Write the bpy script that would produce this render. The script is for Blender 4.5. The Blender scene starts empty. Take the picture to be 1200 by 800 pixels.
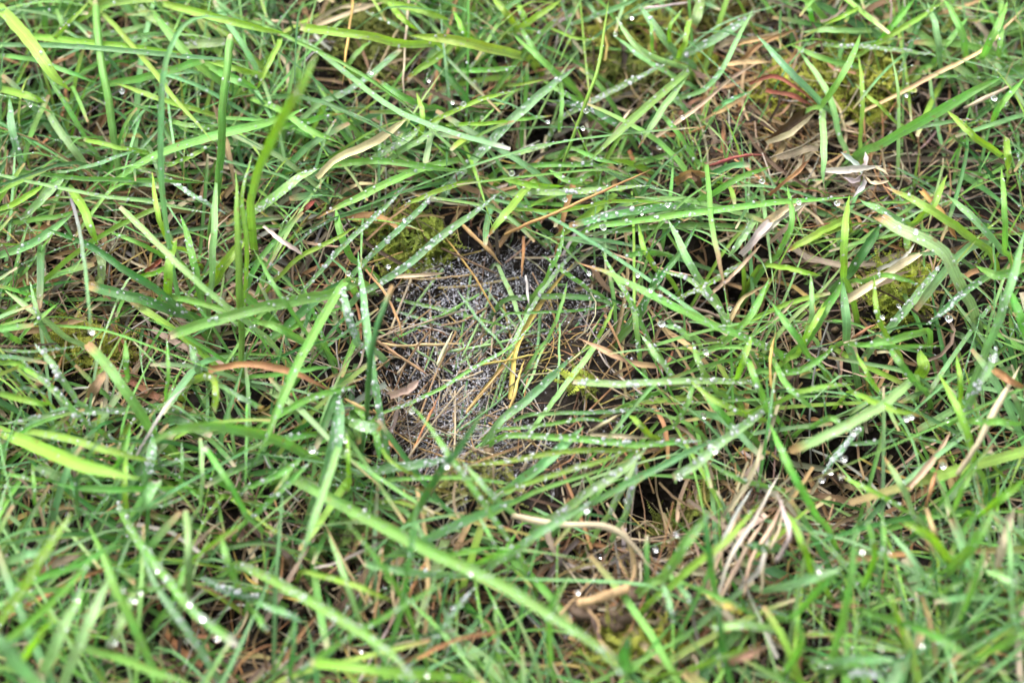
import bpy, math, random
import numpy as np
from mathutils import Vector

rng = np.random.default_rng(7)
R = math.radians
S = bpy.context.scene
COL = S.collection

# ------------------------------------------------------------------ camera
PITCH, DIST, HFOV = R(60), 0.85, R(28)
cam_d = bpy.data.cameras.new('camera')
cam = bpy.data.objects.new('camera', cam_d); COL.objects.link(cam)
cam.location = (0, -DIST*math.cos(PITCH), DIST*math.sin(PITCH))
cam.rotation_euler = (math.pi/2 - PITCH, 0, 0)
cam_d.sensor_width = 36; cam_d.lens = 18/math.tan(HFOV/2)
cam_d.clip_start = 0.02; cam_d.clip_end = 200
cam_d.dof.use_dof = True
cam_d.dof.focus_distance = DIST - 0.006
cam_d.dof.aperture_fstop = 4.0
cam_d.dof.aperture_blades = 7
S.camera = cam

# ------------------------------------------------------------------ light: bright overcast
SUN_EL, SUN_AZ = R(58), R(-30)
w = bpy.data.worlds.new('World'); S.world = w; w.use_nodes = True
nt = w.node_tree; nt.nodes.clear()
o_ = nt.nodes.new('ShaderNodeOutputWorld'); bg = nt.nodes.new('ShaderNodeBackground')
sky = nt.nodes.new('ShaderNodeTexSky'); sky.sky_type = 'NISHITA'; sky.sun_disc = False
sky.sun_elevation = SUN_EL; sky.sun_rotation = SUN_AZ; sky.dust_density = 4.0; sky.air_density = 1.0
hs = nt.nodes.new('ShaderNodeHueSaturation'); hs.inputs['Saturation'].default_value = 0.30   # cloud cover greys the blue
nt.links.new(sky.outputs[0], hs.inputs['Color']); nt.links.new(hs.outputs[0], bg.inputs['Color'])
bg.inputs['Strength'].default_value = 0.15
nt.links.new(bg.outputs[0], o_.inputs[0])
sd = bpy.data.lights.new('sun', 'SUN'); sd.energy = 1.15; sd.angle = R(26); sd.color = (1, 0.96, 0.9)
so = bpy.data.objects.new('sun', sd); COL.objects.link(so)
dv = Vector((math.sin(SUN_AZ)*math.cos(SUN_EL), math.cos(SUN_AZ)*math.cos(SUN_EL), math.sin(SUN_EL)))
so.rotation_euler = dv.to_track_quat('Z', 'Y').to_euler(); so.location = (0, 0, 3)
S.view_settings.view_transform = 'Standard'; S.view_settings.look = 'None'
S.view_settings.gamma = 1; S.view_settings.use_curve_mapping = False
S.view_settings.exposure = 2.25
S.cycles.max_bounces = 8; S.cycles.transmission_bounces = 6; S.cycles.transparent_max_bounces = 8
S.cycles.diffuse_bounces = 3; S.cycles.glossy_bounces = 3
S.cycles.sample_clamp_indirect = 6.0
S.cycles.use_adaptive_sampling = True; S.cycles.adaptive_threshold = 0.03

# ------------------------------------------------------------------ pixel <-> place
CAMP = np.array(cam.location)
FWD = np.array([0, math.cos(PITCH), -math.sin(PITCH)])
UPV = np.array([0, math.sin(PITCH), math.cos(PITCH)])
TH = math.tan(HFOV/2)
def ray(x, y):
    a = (x-600)/600*TH; b = -(y-400)/600*TH
    return FWD + a*np.array([1., 0, 0]) + b*UPV
def at(x, y, z):
    d = ray(x, y)
    return CAMP + d*((z-CAMP[2])/d[2])
def topx(P):
    P = np.atleast_2d(P); q = P - CAMP
    f = q@FWD
    return np.stack([600 + q[:, 0]/f/TH*600, 400 - (q@UPV)/f/TH*600], 1), f
def mpp(P): return float((np.asarray(P)-CAMP)@FWD)*TH/600     # metres per photo pixel there

# ------------------------------------------------------------------ ground shape
PITS = [(600, 345, 105, 60, 2.0), (560, 470, 90, 75, 1.1), (650, 165, 55, 40, 3.0), (840, 335, 80, 45, 3.0), (770, 585, 50, 50, 3.0),
        (985, 545, 75, 50, 3.2), (1060, 420, 60, 35, 1.5), (235, 735, 45, 45, 1.4), (340, 745, 60, 40, 1.4), (450, 745, 60, 40, 1.2),
        (480, 290, 50, 30, 1.0), (200, 300, 80, 50, .5), (330, 340, 60, 40, .8), (1010, 290, 60, 40, .8), (700, 650, 80, 40, .8)]
PW = []
for (px_, py_, sx, sy, d) in PITS:
    c = at(px_, py_, 0); m = mpp(c)
    PW.append((c[0], c[1], sx*m, sy*m/math.sin(PITCH), d*.01))
PA = np.array(PW)
def ground(x, y):
    x = np.asarray(x, float); y = np.asarray(y, float)
    z = .004*np.sin(23*x+1.3)*np.cos(19*y+.4) + .003*np.sin(51*x-37*y) + .0015*np.sin(131*x+90*y+2)*np.sin(117*y-64*x)
    return z - (PA[:, 4]*np.exp(-((x[..., None]-PA[:, 0])/PA[:, 2])**2 - ((y[..., None]-PA[:, 1])/PA[:, 3])**2)).sum(-1)

# ------------------------------------------------------------------ colours
def lin(c): 
    c = np.asarray(c, float)/255
    return np.where(c <= .04045, c/12.92, ((c+.055)/1.055)**2.4)
K = 0.52
PAL = {k: lin(v)*K for k, v in dict(y=(150, 194, 72), g=(124, 183, 82), b=(132, 184, 118), d=(80, 138, 66), p=(158, 200, 124),
       s=(208, 188, 154), t=(184, 150, 104), o=(196, 146, 98), r=(150, 80, 64), w=(208, 199, 188), k=(98, 74, 50), v=(158, 134, 160),
       n=(202, 172, 128), e=(208, 182, 100), m=(178, 176, 78)).items()}

# ------------------------------------------------------------------ materials
def mat(name):
    m = bpy.data.materials.new(name); m.use_nodes = True
    t = m.node_tree; t.nodes.clear()
    return m, t, (lambda k, **kw: _n(t, k, kw)), t.links.new
def _n(t, k, kw):
    n = t.nodes.new('ShaderNode'+k)
    for a, v in kw.items(): setattr(n, a, v)
    return n
def mth(t, op, a, b=None):
    n = t.nodes.new('ShaderNodeMath'); n.operation = op
    for i, v in ((0, a), (1, b)):
        if v is None: continue
        if isinstance(v, (int, float)): n.inputs[i].default_value = v
        else: t.links.new(v, n.inputs[i])
    return n.outputs[0]

def leaf_material(name, rough, trans, vein, spots, spec=.5):
    m, t, N, L = mat(name)
    out = N('OutputMaterial'); tint = N('Attribute', attribute_name='tint'); bc = N('Attribute', attribute_name='bc')
    sep = N('SeparateXYZ'); L(bc.outputs['Vector'], sep.inputs[0])
    u, v, r = sep.outputs
    # parallel veins across the blade
    s = mth(t, 'SINE', mth(t, 'MULTIPLY', v, 17.0))
    s2 = mth(t, 'SINE', mth(t, 'MULTIPLY', v, 41.0))
    ve = mth(t, 'ADD', mth(t, 'MULTIPLY', s, .6), mth(t, 'MULTIPLY', s2, .4))
    mid = mth(t, 'POWER', mth(t, 'SUBTRACT', 1.0, mth(t, 'MINIMUM', mth(t, 'ABSOLUTE', v), 1.0)), 6.0)
    geo = N('NewGeometry'); nz = N('TexNoise'); nz.inputs['Scale'].default_value = 140; nz.inputs['Detail'].default_value = 3
    L(geo.outputs['Position'], nz.inputs['Vector'])
    n2 = N('TexNoise'); n2.inputs['Scale'].default_value = 900; n2.inputs['Detail'].default_value = 2
    L(geo.outputs['Position'], n2.inputs['Vector'])
    val = mth(t, 'ADD', mth(t, 'MULTIPLY', ve, vein), mth(t, 'MULTIPLY', mth(t, 'SUBTRACT', nz.outputs['Fac'], .5), .7))
    val = mth(t, 'ADD', val, mth(t, 'MULTIPLY', mid, vein*1.6))
    val = mth(t, 'ADD', val, mth(t, 'MULTIPLY', mth(t, 'SUBTRACT', n2.outputs['Fac'], .5), .35))
    hsv = N('HueSaturation'); L(tint.outputs['Color'], hsv.inputs['Color'])
    L(mth(t, 'ADD', 1.0, val), hsv.inputs['Value'])
    L(mth(t, 'ADD', .5, mth(t, 'MULTIPLY', mth(t, 'SUBTRACT', nz.outputs['Fac'], .5), .06)), hsv.inputs['Hue'])
    # small blemishes
    rp = N('ValToRGB'); rp.color_ramp.elements[0].position = .66; rp.color_ramp.elements[1].position = .74
    n3 = N('TexNoise'); n3.inputs['Scale'].default_value = 330; n3.inputs['Detail'].default_value = 2
    L(geo.outputs['Position'], n3.inputs['Vector']); L(n3.outputs['Fac'], rp.inputs[0])
    mx = N('MixRGB'); L(mth(t, 'MULTIPLY', rp.outputs[0], spots), mx.inputs[0]); L(hsv.outputs[0], mx.inputs[1]); mx.inputs[2].default_value = (.16, .10, .035, 1)
    bp = N('Bump'); bp.inputs['Strength'].default_value = .35; bp.inputs['Distance'].default_value = .0003
    L(mth(t, 'ADD', ve, n2.outputs['Fac']), bp.inputs['Height'])
    P = N('BsdfPrincipled'); L(mx.outputs[0], P.inputs['Base Color']); P.inputs['Roughness'].default_value = rough
    P.inputs['Specular IOR Level'].default_value = spec; L(bp.outputs[0], P.inputs['Normal'])
    T = N('BsdfTranslucent'); hs2 = N('HueSaturation'); L(mx.outputs[0], hs2.inputs['Color']); hs2.inputs['Saturation'].default_value = 1.15
    hs2.inputs['Value'].default_value = 1.25; L(hs2.outputs[0], T.inputs['Color'])
    M = N('MixShader'); M.inputs[0].default_value = trans; L(P.outputs[0], M.inputs[1]); L(T.outputs[0], M.inputs[2])
    L(M.outputs[0], out.inputs[0])
    return m
M_GRASS = leaf_material('green_grass', .42, .32, .2, .7, .42)
M_DRY = leaf_material('dry_grass', .6, .16, .2, .3, .3)
M_MOSS = leaf_material('moss_leaf', .6, .35, .0, .0, .25)

def water_material(name, glint_mix):
    m, t, N, L = mat(name)
    P = N('BsdfPrincipled'); P.inputs['Base Color'].default_value = (1, 1, 1, 1); P.inputs['Roughness'].default_value = 0.0
    P.inputs['IOR'].default_value = 1.40; P.inputs['Transmission Weight'].default_value = 1.0
    D = N('BsdfDiffuse'); D.inputs['Color'].default_value = (.84, .82, .92, 1)       # pale diffuse mixed in, painting the bright sky glints of the beads
    X = N('MixShader'); X.inputs[0].default_value = glint_mix; L(P.outputs[0], X.inputs[1]); L(D.outputs[0], X.inputs[2])
    out = N('OutputMaterial'); L(X.outputs[0], out.inputs[0]); return m
M_WATER = water_material('dew_water', .0); M_DEW = water_material('fine_dew', .20); M_WEBDEW = water_material('web_dew', .18)
def silk_material():
    m, t, N, L = mat('spider_silk')
    P = N('BsdfPrincipled'); P.inputs['Base Color'].default_value = (.5, .5, .54, 1); P.inputs['Roughness'].default_value = .3
    out = N('OutputMaterial'); L(P.outputs[0], out.inputs[0]); return m
M_SILK = silk_material()
def soil_material():
    m, t, N, L = mat('dark_soil'); out = N('OutputMaterial'); g = N('NewGeometry')
    a = N('TexNoise'); a.inputs['Scale'].default_value = 60; a.inputs['Detail'].default_value = 8; L(g.outputs['Position'], a.inputs['Vector'])
    b = N('TexVoronoi'); b.inputs['Scale'].default_value = 260; L(g.outputs['Position'], b.inputs['Vector'])
    r = N('ValToRGB'); e = r.color_ramp.elements; e[0].position = .3; e[0].color = (.003, .002, .0015, 1); e[1].position = .85; e[1].color = (.015, .010, .006, 1)
    L(a.outputs['Fac'], r.inputs[0])
    P = N('BsdfPrincipled'); L(r.outputs[0], P.inputs['Base Color']); P.inputs['Roughness'].default_value = .8; P.inputs['Specular IOR Level'].default_value = .15
    bp = N('Bump'); bp.inputs['Strength'].default_value = .8; bp.inputs['Distance'].default_value = .003
    L(mth(t, 'ADD', a.outputs['Fac'], b.outputs['Distance']), bp.inputs['Height']); L(bp.outputs[0], P.inputs['Normal']); L(P.outputs[0], out.inputs[0])
    return m
M_SOIL = soil_material()
def bark_material():
    m, t, N, L = mat('root_bark'); out = N('OutputMaterial'); g = N('NewGeometry'); ti = N('Attribute', attribute_name='tint')
    a = N('TexNoise'); a.inputs['Scale'].default_value = 500; a.inputs['Detail'].default_value = 5; L(g.outputs['Position'], a.inputs['Vector'])
    h = N('HueSaturation'); L(ti.outputs['Color'], h.inputs['Color']); L(mth(t, 'ADD', .45, a.outputs['Fac']), h.inputs['Value'])
    P = N('BsdfPrincipled'); L(h.outputs[0], P.inputs['Base Color']); P.inputs['Roughness'].default_value = .75
    bp = N('Bump'); bp.inputs['Strength'].default_value = .7; bp.inputs['Distance'].default_value = .001; L(a.outputs['Fac'], bp.inputs['Height'])
    L(bp.outputs[0], P.inputs['Normal']); L(P.outputs[0], out.inputs[0]); return m
M_BARK = bark_material()

# ------------------------------------------------------------------ mesh builder
class MB:
    def __init__(s): s.v = []; s.q = []; s.t = []; s.c = []; s.b = []; s.n = 0
    def add(s, v, q=None, t=None, c=None, b=None):
        v = np.asarray(v, float); k = len(v)
        if q is not None and len(q): s.q.append(np.asarray(q)+s.n)
        if t is not None and len(t): s.t.append(np.asarray(t)+s.n)
        s.v.append(v); s.c.append(np.broadcast_to(c if c is not None else (.5, .5, .5), (k, 3)))
        s.b.append(np.broadcast_to(b if b is not None else (0, 0, 0), (k, 3))); s.n += k
    def build(s, name, m, parent=None, origin=None):
        v = np.concatenate(s.v); me = bpy.data.meshes.new(name)
        org = np.zeros(3) if origin is None else np.asarray(origin, float)
        v = v - org
        q = np.concatenate(s.q) if s.q else np.zeros((0, 4), int); t = np.concatenate(s.t) if s.t else np.zeros((0, 3), int)
        me.vertices.add(len(v)); me.vertices.foreach_set('co', v.astype(np.float32).ravel())
        li = np.concatenate([q.ravel(), t.ravel()]).astype(np.int32)
        me.loops.add(len(li)); me.loops.foreach_set('vertex_index', li)
        me.polygons.add(len(q)+len(t))
        ls = np.concatenate([np.arange(len(q))*4, len(q)*4+np.arange(len(t))*3]).astype(np.int32)
        me.polygons.foreach_set('loop_start', ls)
        me.polygons.foreach_set('use_smooth', np.ones(len(q)+len(t), bool))
        me.update(calc_edges=True)
        ca = me.attributes.new('tint', 'FLOAT_COLOR', 'POINT')
        cc = np.concatenate(s.c); ca.data.foreach_set('color', np.concatenate([cc, np.ones((len(cc), 1))], 1).astype(np.float32).ravel())
        ba = me.attributes.new('bc', 'FLOAT_VECTOR', 'POINT'); ba.data.foreach_set('vector', np.concatenate(s.b).astype(np.float32).ravel())
        me.materials.append(m)
        o = bpy.data.objects.new(name, me); o.location = org; COL.objects.link(o)
        if parent is not None: o.parent = parent
        return o
def tag(o, label=None, cat=None, group=None, kind=None):
    for k, v in (('label', label), ('category', cat), ('group', group), ('kind', kind)):
        if v: o[k] = v
    return o

def spline(P, n):
    P = np.asarray(P, float)
    if len(P) == 2: P = np.array([P[0], (P[0]+P[1])/2, P[1]])
    E = np.vstack([2*P[0]-P[1], P, 2*P[-1]-P[-2]])
    d = np.r_[0, np.cumsum(np.linalg.norm(np.diff(P[:, :2], axis=0), axis=1))]; d /= d[-1]
    out = []
    for t in np.linspace(0, 1, n):
        i = min(np.searchsorted(d, t, side='right')-1, len(P)-2); f = (t-d[i])/(d[i+1]-d[i]+1e-12)
        a, b, c, e = E[i:i+4]
        out.append(.5*(2*b + (c-a)*f + (2*a-5*b+4*c-e)*f*f + (3*b-a-3*c+e)*f**3))
    return np.array(out)
def unit(a): return a/(np.sqrt((a*a).sum(-1, keepdims=True))+1e-12)
def cross(a, b):
    a, b = np.broadcast_arrays(np.asarray(a, float), np.asarray(b, float)); r = np.empty(a.shape)
    r[..., 0] = a[..., 1]*b[..., 2]-a[..., 2]*b[..., 1]; r[..., 1] = a[..., 2]*b[..., 0]-a[..., 0]*b[..., 2]; r[..., 2] = a[..., 0]*b[..., 1]-a[..., 1]*b[..., 0]
    return r

def ribbon(mb, C, W, tint, fold=.25, roll=0., twist=0., k=5, seed=0., face=None):
    """a leaf blade: V-folded cross-section k verts wide that follows the centreline C"""
    n = len(C); T = unit(np.gradient(C, axis=0))
    up = np.array([0, -.25, 1.]) if face is None else np.asarray(face, float)
    side = cross(T, up); side = unit(side); nrm = unit(cross(side, T))
    a = roll + twist*np.linspace(-.5, .5, n)
    ca, sa = np.cos(a)[:, None], np.sin(a)[:, None]
    s2 = side*ca + nrm*sa; n2 = nrm*ca - side*sa
    vv = np.linspace(-1, 1, k)
    V = C[:, None, :] + (W[:, None]*.5*vv[None, :])[..., None]*s2[:, None, :] + (W[:, None]*.5*fold*np.abs(vv)[None, :]**1.4)[..., None]*n2[:, None, :]
    i, j = np.meshgrid(np.arange(n-1), np.arange(k-1), indexing='ij'); i = i.ravel(); j = j.ravel()
    Q = np.stack([i*k+j, i*k+j+1, (i+1)*k+j+1, (i+1)*k+j], 1)
    b = np.zeros((n, k, 3)); b[..., 0] = np.linspace(0, 1, n)[:, None]; b[..., 1] = vv[None, :]; b[..., 2] = seed
    mb.add(V.reshape(-1, 3), Q, None, np.repeat(tint, k, 0), b.reshape(-1, 3))
    return s2, n2
def tube(mb, C, W, tint, k=5, seed=0.):
    n = len(C); T = unit(np.gradient(C, axis=0)); side = unit(cross(T, np.array([.13, .2, 1.]))); nrm = cross(side, T)
    a = np.arange(k)/k*2*math.pi
    V = C[:, None, :] + (W[:, None]*.5)[..., None]*(np.cos(a)[None, :, None]*side[:, None, :] + np.sin(a)[None, :, None]*nrm[:, None, :])
    i, j = np.meshgrid(np.arange(n-1), np.arange(k), indexing='ij'); i = i.ravel(); j = j.ravel(); j2 = (j+1) % k
    Q = np.stack([i*k+j, i*k+j2, (i+1)*k+j2, (i+1)*k+j], 1)
    b = np.zeros((n, k, 3)); b[..., 0] = np.linspace(0, 1, n)[:, None]; b[..., 1] = np.cos(a)[None, :]; b[..., 2] = seed
    V = V.reshape(-1, 3); V = np.vstack([V, C[0], C[-1]]); N = n*k
    tr = [(jj, N, (jj+1) % k) for jj in range(k)] + [((n-1)*k+jj, (n-1)*k+(jj+1) % k, N+1) for jj in range(k)]
    bb = np.vstack([b.reshape(-1, 3), [[0, 0, 0], [1, 0, 0]]])
    mb.add(V, Q, tr, np.vstack([np.repeat(tint, k, 0), tint[:1], tint[-1:]]), bb)
    return side, nrm

def ico(sub):
    import bmesh
    bm = bmesh.new(); bmesh.ops.create_icosphere(bm, subdivisions=sub, radius=1)
    v = np.array([x.co[:] for x in bm.verts]); f = np.array([[y.index for y in x.verts] for x in bm.faces]); bm.free(); return v, f
ICO1, ICO2, ICO3 = ico(1), ico(2), ico(3)
class Beads:
    """many small drops gathered first, turned into one mesh at the end"""
    def __init__(s): s.rows = {0: [], 1: [], 2: []}
    def build(s, name, m, parent=None):
        mb = MB()
        for k, (v, f) in enumerate((ICO1, ICO2, ICO3)):
            if not s.rows[k]: continue
            A = np.array(s.rows[k]); c, r, n, fl = A[:, :3], A[:, 3], unit(A[:, 4:7]), A[:, 7]
            V = v[None]*r[:, None, None]; h = np.einsum('ijk,ik->ij', V, n); V = V - (h*(1-fl)[:, None])[..., None]*n[:, None, :] + c[:, None, :]
            F = f[None] + (np.arange(len(A))*len(v))[:, None, None]; mb.add(V.reshape(-1, 3), None, F.reshape(-1, 3))
        return mb.build(name, m, parent)
def bead(bs, c, r, nrm=(0, 0, 1), flat=1., sph=1): bs.rows[sph].append([*c, r, *nrm, flat])

# ------------------------------------------------------------------ ground
def build_ground():
    mb = MB(); nx, ny = 300, 260
    X, Y = np.meshgrid(np.linspace(-.62, .62, nx), np.linspace(-.5, .62, ny), indexing='xy')
    Z = ground(X, Y) + rng.normal(0, .0006, X.shape)
    i, j = np.meshgrid(np.arange(ny-1), np.arange(nx-1), indexing='ij'); a = (i*nx+j).ravel()
    mb.add(np.stack([X.ravel(), Y.ravel(), Z.ravel()], 1), np.stack([a, a+1, a+nx+1, a+nx], 1))
    # outward skirt to the horizon
    ring = [np.array(p) for p in ((-.62, -.5), (.62, -.5), (.62, .62), (-.62, .62))]
    far = [np.array(p) for p in ((-60, -60), (60, -60), (60, 60), (-60, 60))]
    vs = [[*p, -.004] for p in ring] + [[*p, -.02] for p in far]
    mb.add(vs, [(0, 4, 5, 1), (1, 5, 6, 2), (2, 6, 7, 3), (3, 7, 4, 0)])
    return tag(mb.build('ground', M_SOIL), 'dark damp soil under the lawn', None, None, 'structure')
build_ground()

DEW = Beads()          # fine dew beads on every blade
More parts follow.
